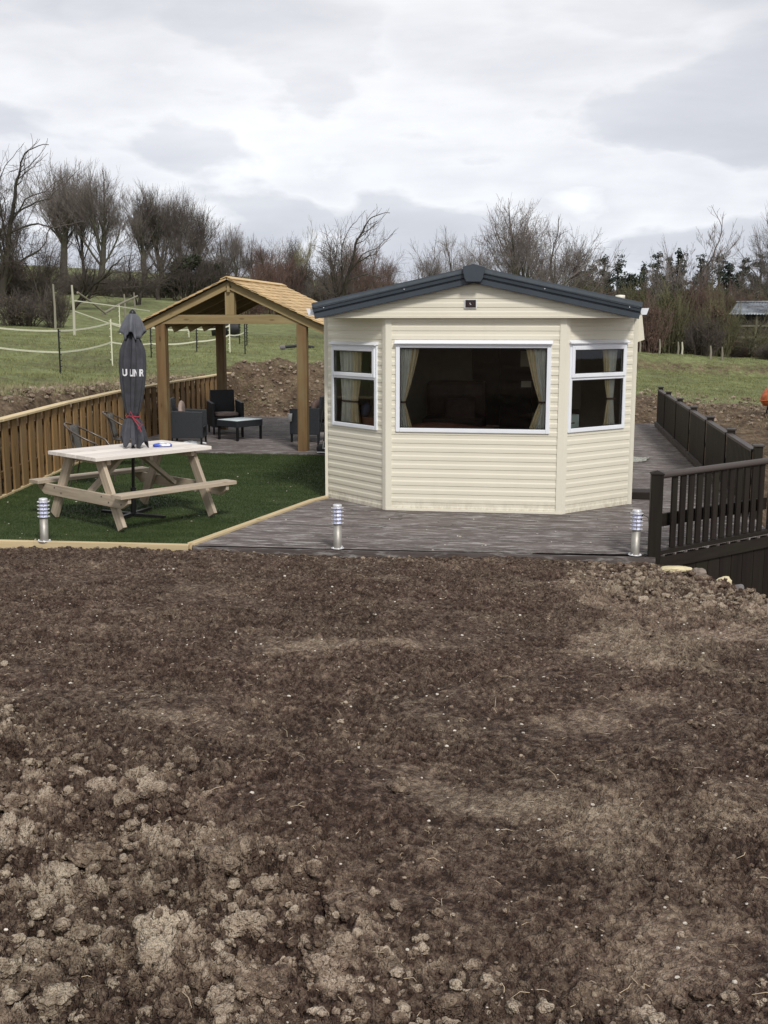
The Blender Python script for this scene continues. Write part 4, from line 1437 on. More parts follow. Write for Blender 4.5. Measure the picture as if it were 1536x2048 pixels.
# curtains: pleated sheets tied back
def curtain(P, qtop, qtie, qbot, ztop, ztie, zbot, depth, label, edge, folds=6, amp=.022, cols=None, both=False):
    """edge = +1 when the free edge is at larger q; each q pair is (wall side, free side)"""
    mb = MB(); n = 60
    rows = []
    zs_ = np.concatenate([np.linspace(ztop, ztie + .02, 14), np.linspace(ztie - .02, zbot, 9)])
    for z in zs_:
        if z > ztie:
            t_ = ((z - ztie) / (ztop - ztie)) ** .8
            qa = qtie[0] + (qtop[0] - qtie[0]) * t_; qb = qtie[1] + (qtop[1] - qtie[1]) * t_
        else:
            t_ = ((ztie - z) / (ztie - zbot)) ** .9
            qa = qtie[0] + (qbot[0] - qtie[0]) * t_; qb = qtie[1] + (qbot[1] - qtie[1]) * t_
        am = amp * (.35 + .65 * t_)
        rows.append([P(qa + (qb - qa) * u, -depth + am * math.sin(u * folds * 2 * pi + .5 * math.sin(z * 7)) + .3 * am * math.sin(u * 17 * pi + z * 3), z) for u in np.linspace(0, 1, n)])
    ni = len(rows)
    mb.grid(rows)
    mb.mi = [1 if ((k % (n - 1)) / (n - 1) > .60) else 0 for k in range((ni - 1) * (n - 1))]
    root = thing('curtain', label, 'curtain', tuple(P(sum(qtie) / 2, -depth, zbot)), 0, 'tied back curtains in the caravan')
    lo = tuple(root.location)
    o = mb.build('cloth', [M['lining'], M['beigecloth']], root, lo, solid=.004)
    tb = MB(); c = P(sum(qtie) / 2, -depth, ztie); rx = abs(qtie[1] - qtie[0]) / 2 + .012
    dd = (P(1, 0, 0) - P(0, 0, 0)); nn = (P(0, 1, 0) - P(0, 0, 0))
    tb.tube([c + dd * rx * math.cos(a) + nn * .035 * math.sin(a) for a in np.linspace(0, 2 * pi, 16, endpoint=False)], .012, 6, closed=True)
    tb.build('tie_back', M['cushion_dark'], root, lo)
    return root


curtain(Pc, (.16, .395), (.165, .215), (.165, .31), 1.975, 1.32, 1.0, .07, 'cream and grey curtain tied back at the left of the big front window', 1, 4)
curtain(Pc, (1.90, 1.66), (1.905, 1.84), (1.905, 1.715), 1.975, 1.335, 1.0, .07, 'cream and grey curtain tied back at the right of the big front window', -1, 4)
curtain(Pl, (.17, .62), (.18, .52), (.18, .56), 1.96, 1.28, 1.0, .09, 'pale pleated curtain hanging in the left bay window', 1, 6, .03)
curtain(Pr, (1.0, .74), (.96, .86), (1.0, .80), 1.985, 1.345, 1.0, .09, 'pale curtain tied back in the right bay window', -1, 4, .02)

# furniture inside
def soft_box(c, size, rz=0, r=.05, seg=3):
    mb = MB(); mb.box(c, size, Matrix.Rotation(rz, 3, 'Z')); return mb


s = thing('sofa', 'brown leather sofa whose back shows along the sill of the front window', 'sofa', (VX - .3, 13.5, .45))
m = MB()
prev = None
P_ = []
for u in np.linspace(0, 1, 13):
    x = -.62 + 1.15 * u; hgt = .555 + .045 * math.sin(min(1, u * 1.2) * pi)
    P_.append([(x, -.12, hgt - .5), (x, -.14, hgt - .05), (x, -.09, hgt), (x, .02, hgt), (x, .07, hgt - .06), (x, .08, .1)])
m.grid(P_); m.build('backrest', M['brownleather'], s, solid=.01)
m = MB(); m.box((0, .4, .2), (1.2, .7, .36)); m.build('seat', M['brownleather'], s, bevel=.04)
s = thing('sofa', 'dark armchair standing against the inner wall behind the big window', 'armchair', (-1.35, 16.4, .45))
m = MB(); m.box((0, .25, .55), (.9, .2, .8)); m.build('backrest', M['inwood'], s, bevel=.06)
m = MB(); m.box((0, -.15, .25), (.9, .7, .4)); m.build('seat', M['indark'], s, bevel=.05)
m = MB(); m.box((.1, -.1, .56), (.45, .12, .35), Matrix.Rotation(-.5, 3, 'X')); o = m.build('cushion', M['cushion_dark'], bevel=.05)
o.location = (-1.35, 16.2, .45); tag(o, 'brown cushion propped on the dark armchair inside the caravan', 'cushion')
m = MB(); m.box((0, 0, 0), (.75, .03, .12)); m.box((0, .1, -.05), (.75, .2, .04)); o = m.build('window_shelf', M['brownleather'], bevel=.01)
o.location = Pl(.62, -.16, 1.03); o.rotation_euler = (0, 0, math.atan2(B_[1] - A_[1], B_[0] - A_[0])); tag(o, 'brown ledge inside the left bay window', 'ledge')
V0, F0 = ico(3)
v = np.sign(V0) * np.abs(V0) ** .7 * np.array([.19, .06, .10]); 
o = npmesh('cushion', v, F0, M['bluecloth'], smooth=True); o.location = Pl(.42, -.22, 1.13); o.rotation_euler = (R(-20), R(-28), math.atan2(B_[1] - A_[1], B_[0] - A_[0])); tag(o, 'dark blue cushion leaning in the left bay window', 'cushion')
s = thing('cabinet', 'pale green cabinet with dark slot inside the right bay window', 'cabinet', tuple(Pr(.24, -.28, .45)), math.atan2(D_[1] - C_[1], D_[0] - C_[0]))
m = MB(); m.box((0, 0, .36), (.34, .30, .72)); m.build('body', M['pale_box'], s, bevel=.005)
m = MB(); m.box((.04, -.152, .62), (.10, .006, .014)); m.build('handle', M['inwood'], s)
m = MB(); m.box((0, 0, .34), (.34, .3, .68)); o = m.build('side_unit', M['beigeboard'], bevel=.004); o.location = Pr(.52, -.75, .45)
o.rotation_euler = (0, 0, .3); tag(o, 'beige side unit behind the pale green cabinet', 'side unit')
for k, (q, z, ww, hh) in enumerate(((.47, 1.80, .16, .24), (.50, 1.47, .17, .12))):
    pp = Pr(q + .2, -1.35, z)
    f = thing('picture_frame', ('upper' if k == 0 else 'lower') + ' small framed picture on the wall seen through the right bay window', 'picture', tuple(pp), 0)
    m = MB(); m.box((0, 0, 0), (ww, .02, hh)); m.build('frame', M['indark'], f)
    m = MB(); m.box((0, -.012, 0), (ww - .04, .006, hh - .04)); m.build('picture', M['inwall'], f)
m = MB(); m.box((.10 + .16, 15.6, 1.55), (.42, .02, .95)); o = m.build('wall_panel', M['beigeboard']); tag(o, 'pale inner partition panel seen through the right bay window', 'partition')
# ------------------------------------------------------------------ timber shelter
SXc, SY0, SY1 = -5.56, 19.05, 22.85
so = (SXc, 21, 0)
sh = thing('timber_shelter', 'open timber shelter with shingled pitched roof over the rattan seats', 'shelter', so)
HPX = 1.285
for sx in (-1, 1):
    for yy in (SY0 + .09, SY1 - .09):
        m = MB(); m.box((SXc + sx * HPX, yy, 1.115), (.175, .175, 2.23)); m.build('post', M['post'], sh, so, bevel=.006)
for yy in (SY0 + .08, SY1 - .08):
    m = MB(); m.box((SXc, yy, 2.31), (2.8, .15, .16)); m.build('tie_beam', M['beam'], sh, so, bevel=.005)
    m = MB(); m.box((SXc + .0, yy, 2.655), (.165, .14, .53)); m.build('king_post', M['beam'], sh, so, bevel=.005)
for sx in (-1, 1):
    m = MB(); m.box((SXc + sx * HPX, (SY0 + SY1) / 2, 2.30), (.14, SY1 - SY0 - .32, .14)); m.build('side_beam', M['beam'], sh, so, bevel=.004)
RS = .462; RZ = 3.035; RW = 1.73
def slope_pt(s, t, up=0):
    """t metres out from the ridge, up = height above the rafter's top"""
    return SXc + s * t, RZ - .05 - RS * t + up
for yy in (SY0 + .0, SY0 + .95, SY0 + 1.9, SY0 + 2.85, SY1 - .0):
    for s in (-1, 1):
        x1, z1 = slope_pt(s, RW)
        d = Vector((x1 - SXc, 0, z1 - (RZ - .05))).normalized(); up = Vector((-d.z, 0, d.x)); up = up if up.z > 0 else -up
        a = Vector((SXc, yy, RZ - .05)) - up * .07; b = Vector((x1, yy, z1)) - up * .07
        m = MB(); m.bar(a, b, .055, .135, up=up); m.build('rafter', M['beam'], sh, so, bevel=.004)
m = MB(); m.box((SXc, (SY0 + SY1) / 2, 2.86), (.05, SY1 - SY0 + .1, .16)); m.build('ridge_beam', M['beam'], sh, so)
# boarding under the shingles, then overlapping courses
ya, yb = SY0 - .14, SY1 + .12
for s in (-1, 1):
    m = MB()
    x1, z1 = slope_pt(s, RW + .02)
    m.prism([(SXc, ya + .01, RZ - .045), (x1, ya + .01, z1 + .004), (x1, yb - .01, z1 + .004), (SXc, yb - .01, RZ - .045)][::(1 if s < 0 else -1)], (0, 0, .012))
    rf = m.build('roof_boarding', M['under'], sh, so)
    m = MB(); nc = 13; rnd = random.Random(5 + s)
    for k in range(nc):
        t0 = RW + .03 - k * (RW + .03) / nc; t1 = max(t0 - .24, -.01)
        y = ya
        while y < yb - .02:
            wdd = min(rnd.uniform(.09, .2), yb - y)
            xa, za = slope_pt(s, t0 + rnd.uniform(-.006, .006), .034 + rnd.uniform(-.003, .004)); xb, zb = slope_pt(s, t1, .020)
            m.bar((xa, y + wdd / 2, za + .006), (xb, y + wdd / 2, zb), wdd - .004, .020)
            y += wdd
    m.build('shingles', M['shingle'], sh, so)
m = MB()
for s in (-1, 1):
    a = (SXc + s * .055, ya - .01, RZ - .012); b = (SXc + s * .055, yb + .01, RZ - .012)
    m.bar(a, b, .12, .016, up=(s * .42, 0, 1))
m.build('ridge_shingles', M['shingle'], sh, so)

# ------------------------------------------------------------------ picnic table
TA = math.atan2(.824, .566)
pt = thing('picnic_table', 'pale wooden A-frame picnic table with two attached benches on the artificial lawn', 'picnic table', (-4.83, 12.32, 0), TA)
TL = 1.60
# local x = along the table, local y = across (negative y is towards the camera)
nb_ = 5; TWd = 1.0; pw = TWd / nb_
m = MB()
for k in range(nb_):
    m.box((0, -TWd / 2 + pw * (k + .5), .79), (TL, pw - .006, .042))
m.build('tabletop', M['tabletop'], pt, bevel=.003)
m = MB()
for sx in (-1, 1):
    m.box((sx * .58, 0, .735), (.045, .84, .065))
m.box((0, 0, .738), (.045, .80, .06))
m.build('batten', M['table'], pt, bevel=.003)
for sy in (-1, 1):
    m = MB(); m.box((0, sy * .855, .415), (TL, .20, .042)); m.build('bench', M['table'], pt, bevel=.004)
for sx in (-1, 1):
    for sy in (-1, 1):
        x = sx * .63
        m = MB(); m.bar((x, sy * .30, .765), (x, sy * .705, .018), .048, .125, up=(0, 1, 0)); m.build('leg', M['table'], pt, bevel=.004)
    m = MB()
    prf = [(-.93, .394), (.93, .394), (.93, .335), (.80, .265), (-.80, .265), (-.93, .335)]
    m.prism([(sx * .678 - .02, y, z) for y, z in prf], (.042, 0, 0)); m.build('bench_bearer', M['table'], pt, bevel=.003)
    m = MB(); m.bar((sx * .60, 0, .34), (sx * .16, 0, .70), .045, .085, up=(0, 1, 0)); m.build('brace', M['table'], pt, bevel=.003)
    m = MB()
    for yy in (-.56, -.44, .44, .56, -.78, .78):
        m.lathe([(0, .006), (.008, .005), (.009, 0)], 8)
    n0 = len(m.v) // 6
    ys_ = (-.56, -.42, .42, .56, -.8, .8)
    m.v = [(sx * .70 + sx * v[2], ys_[i // n0] + v[0], .335 + (.03 if (i // n0) % 2 else -.02) + v[1]) for i, v in enumerate(m.v)]
    m.build('bolts', M['tubegrey'], pt)
# blue packet
t = thing('wipes_packet', 'blue and white plastic packet lying on the picnic table', 'packet', tuple(at(325, 893, .814)), R(20))
t.location.z = .812
v = np.sign(V0) * np.abs(V0) ** .55 * np.array([.115, .055, .022]); v[:, 2] += .022
v[:, 2] *= (1 - .25 * (np.abs(v[:, 0]) / .115) ** 3)
o = npmesh('wrapper', v, F0, [M['blueplastic'], M['whiteplastic']], t, smooth=True)
for pg in o.data.polygons:
    c_ = pg.center
    if -.012 < c_.x < .088 and c_.z > .012 and (c_.y < .012) and not (abs(c_.x - .03) < .012 and c_.z > .03):
        pg.material_index = 1
m = MB(); m.grid([[(x, y, .0446 - .3 * x * x - 1.2 * y * y) for y in np.linspace(-.04, .03, 6)] for x in np.linspace(-.03, .085, 9)]); m.build('label', M['whiteplastic'], t, solid=.002)
m = MB(); m.box((-.005, -.005, .050), (.06, .038, .008)); m.build('lid', M['whiteplastic'], t, bevel=.003)

# ------------------------------------------------------------------ parasol
pu = thing('parasol', 'closed charcoal parasol tied with red cord standing through the picnic table', 'parasol', (-4.86, 12.38, 0))
pu.rotation_euler = (0, R(2.1), 0)
m = MB(); m.tube([(0, 0, .03), (0, 0, 2.36)], .019, 12); m.build('pole', M['black'], pu)
m = MB()
for a in (8.4 + 180, 8.4):
    pass
for a in (-8, 82):
    dx, dy = math.cos(R(a)), math.sin(R(a))
    z = .016 if a == -8 else .022
    m.bar((-dx * .42, -dy * .42, z), (dx * .42, dy * .42, z), .045, .03)
m.lathe([(.0, .0), (.032, .0), (.032, .34), (.0, .34)], 14)
m.build('base', M['black'], pu, bevel=.003)
# canopy: pleated closed cloth, radius by height and a fold pattern
def can_r(z, a):
    zz = [.80, .90, 1.02, 1.14, 1.185, 1.23, 1.40, 1.60, 1.80, 1.95, 2.06, 2.13, 2.17]
    rr = [.165, .158, .140, .100, .062, .090, .132, .160, .172, .160, .115, .07, .055]
    r_ = float(np.interp(z, zz, rr))
    f = .5 + .5 * math.cos(8 * a + 1.2 * math.sin(2.2 * z) + .4)
    f2 = .5 + .5 * math.cos(21 * a - 2.1 * z * 2)
    depth = float(np.interp(z, [.8, 1.1, 1.19, 1.3, 1.6, 1.75, 1.95, 2.1], [.38, .32, .22, .30, .26, .24, .34, .5]))
    return r_ * (1 - depth * f ** 1.5 - .07 * f2)
Rw = []
NA = 120
for z in np.concatenate([np.linspace(.80, 1.17, 16), np.linspace(1.18, 1.25, 6), np.linspace(1.28, 2.17, 30)]):
    row = []
    for k in range(NA + 1):
        a = 2 * pi * k / NA
        r_ = can_r(z, a)
        zz = z
        if z < 1.1:
            saw = abs(((a * 5 / (2 * pi) + .3) % 1) * 2 - 1) * .6 + abs(((a * 11 / (2 * pi)) % 1) * 2 - 1) * .4
            zz = z + (1.1 - z) * (.62 * saw - .08)
            zz = max(zz, .818)
        sx_ = 1.0 + (.12 if z < 1.15 else 0)
        r_ *= .94
        row.append((r_ * math.cos(a) * sx_ + (.03 * (1.19 - z) * 2 if z < 1.19 else 0), r_ * math.sin(a), zz))
    Rw.append(row)
m = MB(); m.grid(Rw); m.build('canopy', M['canopy'], pu, solid=.002)
# top vent flap: a little hood with pointed corners
Rw = []
for t_ in np.linspace(0, 1, 12):
    row = []
    for k in range(NA + 1):
        a = 2 * pi * k / NA
        pk = (.5 + .5 * math.cos(4 * (a - R(8)))) ** 1.6
        r_ = .035 + (.055 + .060 * pk) * t_ ** .85
        z = 2.375 - .035 * t_ - (.17 + .085 * (1 - pk)) * t_ ** 1.5 + .012 * math.sin(9 * a) * t_
        f2 = 1 - .10 * math.cos(12 * a + .5) * t_
        row.append((r_ * f2 * math.cos(a), r_ * f2 * math.sin(a), z))
    Rw.append(row)
m = MB(); m.grid(Rw); m.build('vent_flap', M['canopylight'], pu, solid=.002)
m = MB(); m.lathe([(.05, 2.10), (.05, 2.2), (.03, 2.34)], 12); m.build('runner_shadow_sleeve', M['black'], pu)
bpy.data.objects['runner_shadow_sleeve'].name = 'crown_sleeve'
m = MB(); m.lathe([(.036, 2.365), (.040, 2.38), (.030, 2.405), (.012, 2.42), (0, 2.425)], 14); m.build('finial', M['black'], pu)
cd = MB()
cd.tube([(.083 * math.cos(a), .080 * math.sin(a), 1.19 + .004 * math.sin(3 * a)) for a in np.linspace(0, 2 * pi, 30, endpoint=False)], .006, 6, closed=True)
cd.tube([(.03, -.09, 1.20), (.01, -.10, 1.25), (-.01, -.095, 1.20)], .005, 5)
cd.tube([(.02, -.088, 1.19), (.08, -.13, 1.14), (.14, -.14, 1.06), (.155, -.14, 1.02)], .005, 5)
cd.tube([(.02, -.088, 1.19), (.09, -.12, 1.15), (.16, -.12, 1.10), (.12, -.15, 1.05)], .005, 5)
cd.build('cord', M['redcord'], pu)


def lettering(txt, a0, z, size, parent, rad):
    """print glyphs wrapped round the canopy at height z, starting at angle a0"""
    cu = bpy.data.curves.new('print', 'FONT'); cu.body = txt; cu.size = size; cu.space_character = 1.05; cu.offset = .0045
    tmp = bpy.data.objects.new('print_tmp', cu); COL.objects.link(tmp)
    dg = bpy.context.evaluated_depsgraph_get(); dg.update()
    me = bpy.data.meshes.new_from_object(tmp.evaluated_get(dg))
    import bmesh
    bm = bmesh.new(); bm.from_mesh(me)
    bmesh.ops.triangulate(bm, faces=bm.faces[:])
    for _ in range(2):
        bmesh.ops.subdivide_edges(bm, edges=[e for e in bm.edges if e.calc_length() > .012], cuts=1, use_grid_fill=False)
    bmesh.ops.triangulate(bm, faces=bm.faces[:])
    for v in bm.verts:
        a = a0 + v.co.x * .78 / rad; zz = z + v.co.y
        r_ = max(can_r(zz, a % (2 * pi) + e_) for e_ in (-.06, -.03, 0, .03, .06)) * .94 + .006
        v.co = Vector((r_ * math.cos(a), r_ * math.sin(a), zz))
    bm.to_mesh(me); bm.free()
    me.materials.clear(); me.materials.append(M['whiteprint'])
    bpy.data.objects.remove(tmp, do_unlink=True); bpy.data.curves.remove(cu)
    o = bpy.data.objects.new('lettering', me); COL.objects.link(o); o.parent = parent
    return o


front = R(-90 + 21)    # direction facing the camera
lettering('U', front - .80, 1.665, .108, pu, .17)
lettering('LIN', front - .24, 1.665, .108, pu, .20)
lettering('R', front + .56, 1.665, .108, pu, .17)

# ------------------------------------------------------------------ rattan armchairs + coffee table
def rattan_chair(loc, rz, label):
    """faces local +y"""
    t = thing('rattan_armchair', label, 'armchair', loc, rz, 'dark rattan garden armchairs')
    m = MB(); m.bar((0, -.24, .42), (0, -.31, .87), .50, .05, up=(0, 1, 0)); m.build('backrest', M['wicker'], t, bevel=.012)
    for s in (-1, 1):
        m = MB()
        m.prism([(s * .30 - .03, -.29, .15), (s * .30 - .03, .30, .15), (s * .30 - .03, .30, .635), (s * .30 - .03, -.30, .66)], (.06, 0, 0)); m.build('armrest', M['wicker'], t, bevel=.012)
    m = MB(); m.box((0, .0, .28), (.54, .58, .14)); m.box((0, .27, .24), (.54, .04, .2)); m.build('seat', M['wicker'], t, bevel=.01)
    for sx in (-1, 1):
        for sy in (-1, 1):
            m = MB(); m.box((sx * .295, sy * .27, .08), (.035, .035, .16)); m.build('leg', M['black'], t)
    return t


def cushion(loc, rz, label, size=(.50, .50, .085), mat='cushion', rx=0):
    v = np.sign(V0) * np.abs(V0) ** .5 * np.array(size) / 2
    v[:, 2] *= 1 + .25 * np.cos(v[:, 0] * 20) * .4
    o = npmesh('cushion', v, F0, M[mat], smooth=True); o.location = loc; o.rotation_euler = (rx, 0, rz)
    tag(o, label, 'cushion')
    return o


def face(rz):
    return Vector((-math.sin(rz), math.cos(rz), 0))


# left chair (faces right), middle chair behind the table (faces the camera, turned), right chair behind the post
c1 = (-6.60, 19.75, 0); r1 = R(-80)
rattan_chair(c1, r1, 'dark rattan armchair at the left of the shelter, seen from its side')
cushion((c1[0] - .13, c1[1], .60), r1, 'beige cushion standing against the back of the left rattan armchair', (.46, .09, .42))
c2 = (-6.56, 22.0, 0); r2 = R(-152)
rattan_chair(c2, r2, 'dark rattan armchair in the middle, facing the camera with a seat cushion')
cushion((c2[0] + .02, c2[1] - .05, .395), r2, 'flattened beige cushion on the seat of the middle rattan armchair')
c3 = (-4.50, 20.75, 0); r3 = R(82)
rattan_chair(c3, r3, 'dark rattan armchair half hidden behind the right front post of the shelter')
cushion((c3[0] + .12, c3[1] + .02, .60), r3, 'brown cushion standing in the armchair behind the shelter post', (.44, .1, .38), 'cushion_dark')
ct = thing('coffee_table', 'low dark rattan coffee table with pale frosted glass top', 'coffee table', (-5.93, 20.85, 0), R(-32))
ct.scale = (1.12, 1.35, .94)
m = MB(); m.box((0, 0, .345), (.52, .50, .13)); m.build('apron', M['wicker'], ct, bevel=.006)
m = MB(); m.box((0, 0, .416), (.50, .48, .008)); m.build('glass_top', M['tableglass'], ct)
for sx in (-1, 1):
    for sy in (-1, 1):
        m = MB(); m.box((sx * .235, sy * .225, .14), (.03, .03, .28)); m.build('leg', M['black'], ct)
# white tag/mug on the arm
m = MB(); m.lathe([(.0, 0), (.036, 0), (.044, .14), (.048, .15), (.041, .148), (.0, .14)], 16); o = m.build('cup', M['whiteplastic']); o.location = (-4.82, 20.42, .40)
o.name = 'white_pot'; tag(o, 'white pot hanging against the side of the armchair behind the post', 'pot')

# bistro chairs
def bistro(loc, rz, label):
    """faces local +y; round tube hoop that runs from the back round to the front legs"""
    t = thing('bistro_chair', label, 'chair', loc, rz, 'grey tube bistro chairs beside the fence')
    m = MB()
    hoop = []
    for a in np.linspace(-205, 25, 34):
        x = .31 * math.cos(R(a)); y = .345 * math.sin(R(a)) - .02
        f = (.13 - y) / .46
        hoop.append((x, y, .60 + .24 * f ** 1.1 if f > 0 else .60))
    pts = [(-.24, .24, 0), (-.25, .24, .30), (-.272, .20, .50)] + hoop + [(.272, .20, .50), (.25, .24, .30), (.24, .24, 0)]
    m.tube(pts, .0135, 8); m.build('hoop', M['tubegrey'], t)
    m = MB()
    for s in (-1, 1):
        m.tube([(s * .17, -.30, 0), (s * .17, -.24, .25), (s * .18, -.20, .42), (s * .19, -.27, .80)], .011, 7)
    m.tube([(.22 * math.cos(a), .22 * math.sin(a) + .0, .43) for a in np.linspace(0, 2 * pi, 24, endpoint=False)], .012, 7, closed=True)
    m.build('frame', M['tubegrey'], t)
    m = MB(); m.lathe([(0, .425), (.21, .428), (.215, .44), (.0, .445)], 24); m.build('seat', M['rattan'], t)
    P_ = []
    for z in np.linspace(.46, .83, 7):
        f = (z - .46) / .37
        P_.append([(x, -.215 - .085 * f + .12 * (x * x) / .05 * .6, z) for x in np.linspace(-.16 - .03 * f, .16 + .03 * f, 9)])
    m = MB(); m.grid(P_); m.build('backrest', M['rattan'], t, solid=.012)
    return t


bistro((-6.36, 14.75, 0), R(-80), 'grey tube bistro chair nearest the camera, behind the left end of the picnic table')
bistro((-6.62, 16.75, 0), R(-76), 'grey tube bistro chair farther back, partly hidden by the closed parasol')

# crumpled white wrapping on the deck
v = lumpy(ico(4)[0], 955, .9) * np.array([.26, .12, .05])
o = npmesh('plastic_sheet', v, ico(4)[1], M['whiteplastic'], smooth=False); o.location = (-6.62, 19.6, .04)
tag(o, 'crumpled whitish plastic wrapping on the deck under the left rattan armchair', 'plastic sheet')

# ------------------------------------------------------------------ petrol machine beside the caravan
mw = thing('garden_machine', 'petrol garden machine with tall black handle and dark fabric bag beside the caravan', 'garden machine', (-3.72, 18.95, 0))
m = MB()
for s in (0, .34):
    m.tube([(-.22 + s * .1, -.18 + s, .14), (-.20 + s * .1, -.14 + s, .35), (-.12 + s * .1, -.05 + s, .85), (-.06, -.02 + s, 1.0)] + ([(.02, .0 + s, 1.06)] if 1 else []), .014, 8)
m.tube([(.02, 0, 1.06), (.25, .05, 1.09), (.30, .30, 1.09), (.02, .34, 1.06)], .015, 8)
m.build('handle', M['black'], mw)
m = MB(); m.prism([(.02, -.10, .42), (.32, -.10, .40), (.40, -.06, .95), (.12, -.05, .97)], (0, .32, 0)); m.build('bag', M['blackplastic'], mw, bevel=.03)
m = MB(); m.lathe([(0, 0), (.10, .0), (.13, .02), (.13, .10), (.10, .12), (.0, .125)], 20, (.12, -.02, .27)); m.build('engine', M['tubegrey'], mw)
m = MB(); m.box((.14, -.06, .43), (.30, .18, .07)); m.build('fuel_tank', M['whiteplastic'], mw, bevel=.02)
m = MB(); m.lathe([(0, 0), (.05, 0), (.05, .06), (0, .06)], 14); m.v = [(v_[0] + .03, -.16 - v_[2], .31 + v_[1]) for v_ in m.v]
m.build('air_filter', M['steel'], mw)
m = MB(); m.box((.08, .04, .16), (.44, .44, .12)); m.build('deck_housing', M['blackplastic'], mw, bevel=.03)
for x, y in ((-.15, -.22), (.28, -.22), (-.15, .3), (.28, .3)):
    m = MB(); m.lathe([(0, -.025), (.06, -.025), (.085, -.02), (.088, 0), (.085, .02), (.06, .025), (0, .025)], 20)
    m.v = [(v_[0] + x, v_[2] + y, v_[1] + .088) for v_ in m.v]
    m.build('wheel', M['blackplastic'], mw)
m = MB(); m.tube([(-.22, -.27, .03), (.30, -.27, .03)], .010, 6); m.tube([(-.12, -.24, .09), (-.10, -.24, .22)], .009, 6); m.tube([(-.10, -.26, .10), (.34, -.26, .10)], .011, 6)
m.build('frame', M['steelrim'], mw)

# rag mat on the side deck
o = None
Rw = [[(x, y, .012 + .006 * math.sin(9 * x + 5 * y) + (.05 * max(0, x - .1) * (1 + math.sin(25 * y + 9 * x))) + random.uniform(-.004, .004)) for x in np.linspace(-.32, .22, 22)] for y in np.linspace(-.28, .28, 20)]
m = MB(); m.grid(Rw); o = m.build('doormat', M['cotton'], solid=.006); o.location = (1.46, 18.65, .0); o.rotation_euler = (0, 0, R(-12))
tag(o, 'crumpled grey green mat lying on the side deck by the caravan', 'mat')
m = MB(); m.box((0, 0, .05), (.5, .3, .10)); o = m.build('step_block', M['deckdark'], bevel=.01); o.location = (1.22, 14.6, 0); tag(o, 'small dark block at the foot of the caravan side wall', 'block')

# ------------------------------------------------------------------ field fencing: tape posts
def gz(x, y):
    return float(ground_z(np.array([x]), np.array([y]))[0])


def on_ground(px, py, Y):
    p = at(px, py, Y=Y)
    # slide along the sight line until it meets the ground, so that the post stands where it is seen
    for _ in range(30):
        g = gz(p.x, p.y)
        err = p.z - g
        Y2 = p.y + err * p.y / (CAM_H - p.z + 1e-3) * .6 if p.z < CAM_H - .05 else p.y
        if abs(err) < .01: break
        Y2 = min(max(Y2, Y * .90), Y * 1.15)
        p = at(px, py, Y=Y2)
    p.z = gz(p.x, p.y)
    return p


def tape_post(px, pyb, pyt, Y, kind, label):
    p = on_ground(px, pyb, Y)
    top = at(px, pyt, Y=p.y).z - p.z
    top = max(.6, min(top, 2.4))
    if kind == 'black':
        t = thing('tape_post', label, 'post', tuple(p), 0, 'posts of the white tape fence')
        m = MB(); m.tube([(0, 0, -.1), (0, 0, top)], .02, 8)
        for k in range(7):
            m.box((.028, 0, .15 + k * (top - .2) / 6), (.045, .02, .02))
        m.build('stake', M['black'], t)
    elif kind == 'white':
        t = thing('tape_post', label, 'post', tuple(p), 0, 'posts of the white tape fence')
        m = MB(); m.tube([(0, 0, -.1), (0, 0, top)], .02, 8)
        for k in range(6):
            m.box((-.028, 0, .15 + k * (top - .2) / 5), (.045, .02, .02))
        m.build('stake', M['tape'], t)
    else:
        t = thing('wooden_post', label, 'post', tuple(p), 0, 'weathered wooden field posts')
        m = MB(); m.tube([(0, 0, -.1), (.02, 0, top * .5), (-.01, 0, top)], [.055, .05, .035], 9); m.build('stake', M['whitepost' if kind == 'pale' else 'greypost'], t)
    return Vector((p.x, p.y, p.z)), top


P1 = tape_post(121, 746, 658, 27.5, 'black', 'black plastic tape post standing left of the parasol in the grass')
P2 = tape_post(225, 731, 638, 29.5, 'white', 'white plastic corner post of the tape fence just left of the parasol')
P3 = tape_post(240, 655, 610, 44, 'white', 'thin white post farther up the slope behind the parasol top')
P4 = tape_post(303, 722, 652, 31, 'black', 'black tape post beside the left shelter post')
P5 = tape_post(394, 715, 650, 32, 'black', 'black tape post seen between the two left shelter posts')
P6 = tape_post(378, 674, 648, 40, 'white', 'short white tape post far back between the shelter posts')
P7 = tape_post(460, 706, 648, 33, 'white', 'white tape post seen in the middle of the shelter opening')
P8 = tape_post(490, 698, 645, 34, 'black', 'black tape post right of the middle white one')
P9 = tape_post(479, 688, 640, 36, 'black', 'thin black tape post farther back beside the drum')
P10 = tape_post(494, 690, 646, 35.5, 'black', 'rightmost black tape post seen through the shelter')


def tape(pts, label, sag=.05):
    m = MB(); path = []
    for a, b in zip(pts[:-1], pts[1:]):
        for k in range(9):
            u = k / 9
            p = a.lerp(b, u); p.z -= sag * 4 * u * (1 - u); path.append(p)
    path.append(pts[-1])
    V_ = []
    for p in path:
        V_ += [(p.x, p.y, p.z - .021), (p.x, p.y, p.z + .021)]
    F_ = [(2 * i, 2 * i + 2, 2 * i + 3, 2 * i + 1) for i in range(len(path) - 1)]
    m.add(V_, F_); o = m.build('fence_tape', M['tape'], solid=.003)
    tag(o, label, 'fence tape', 'white tapes strung round the paddock')


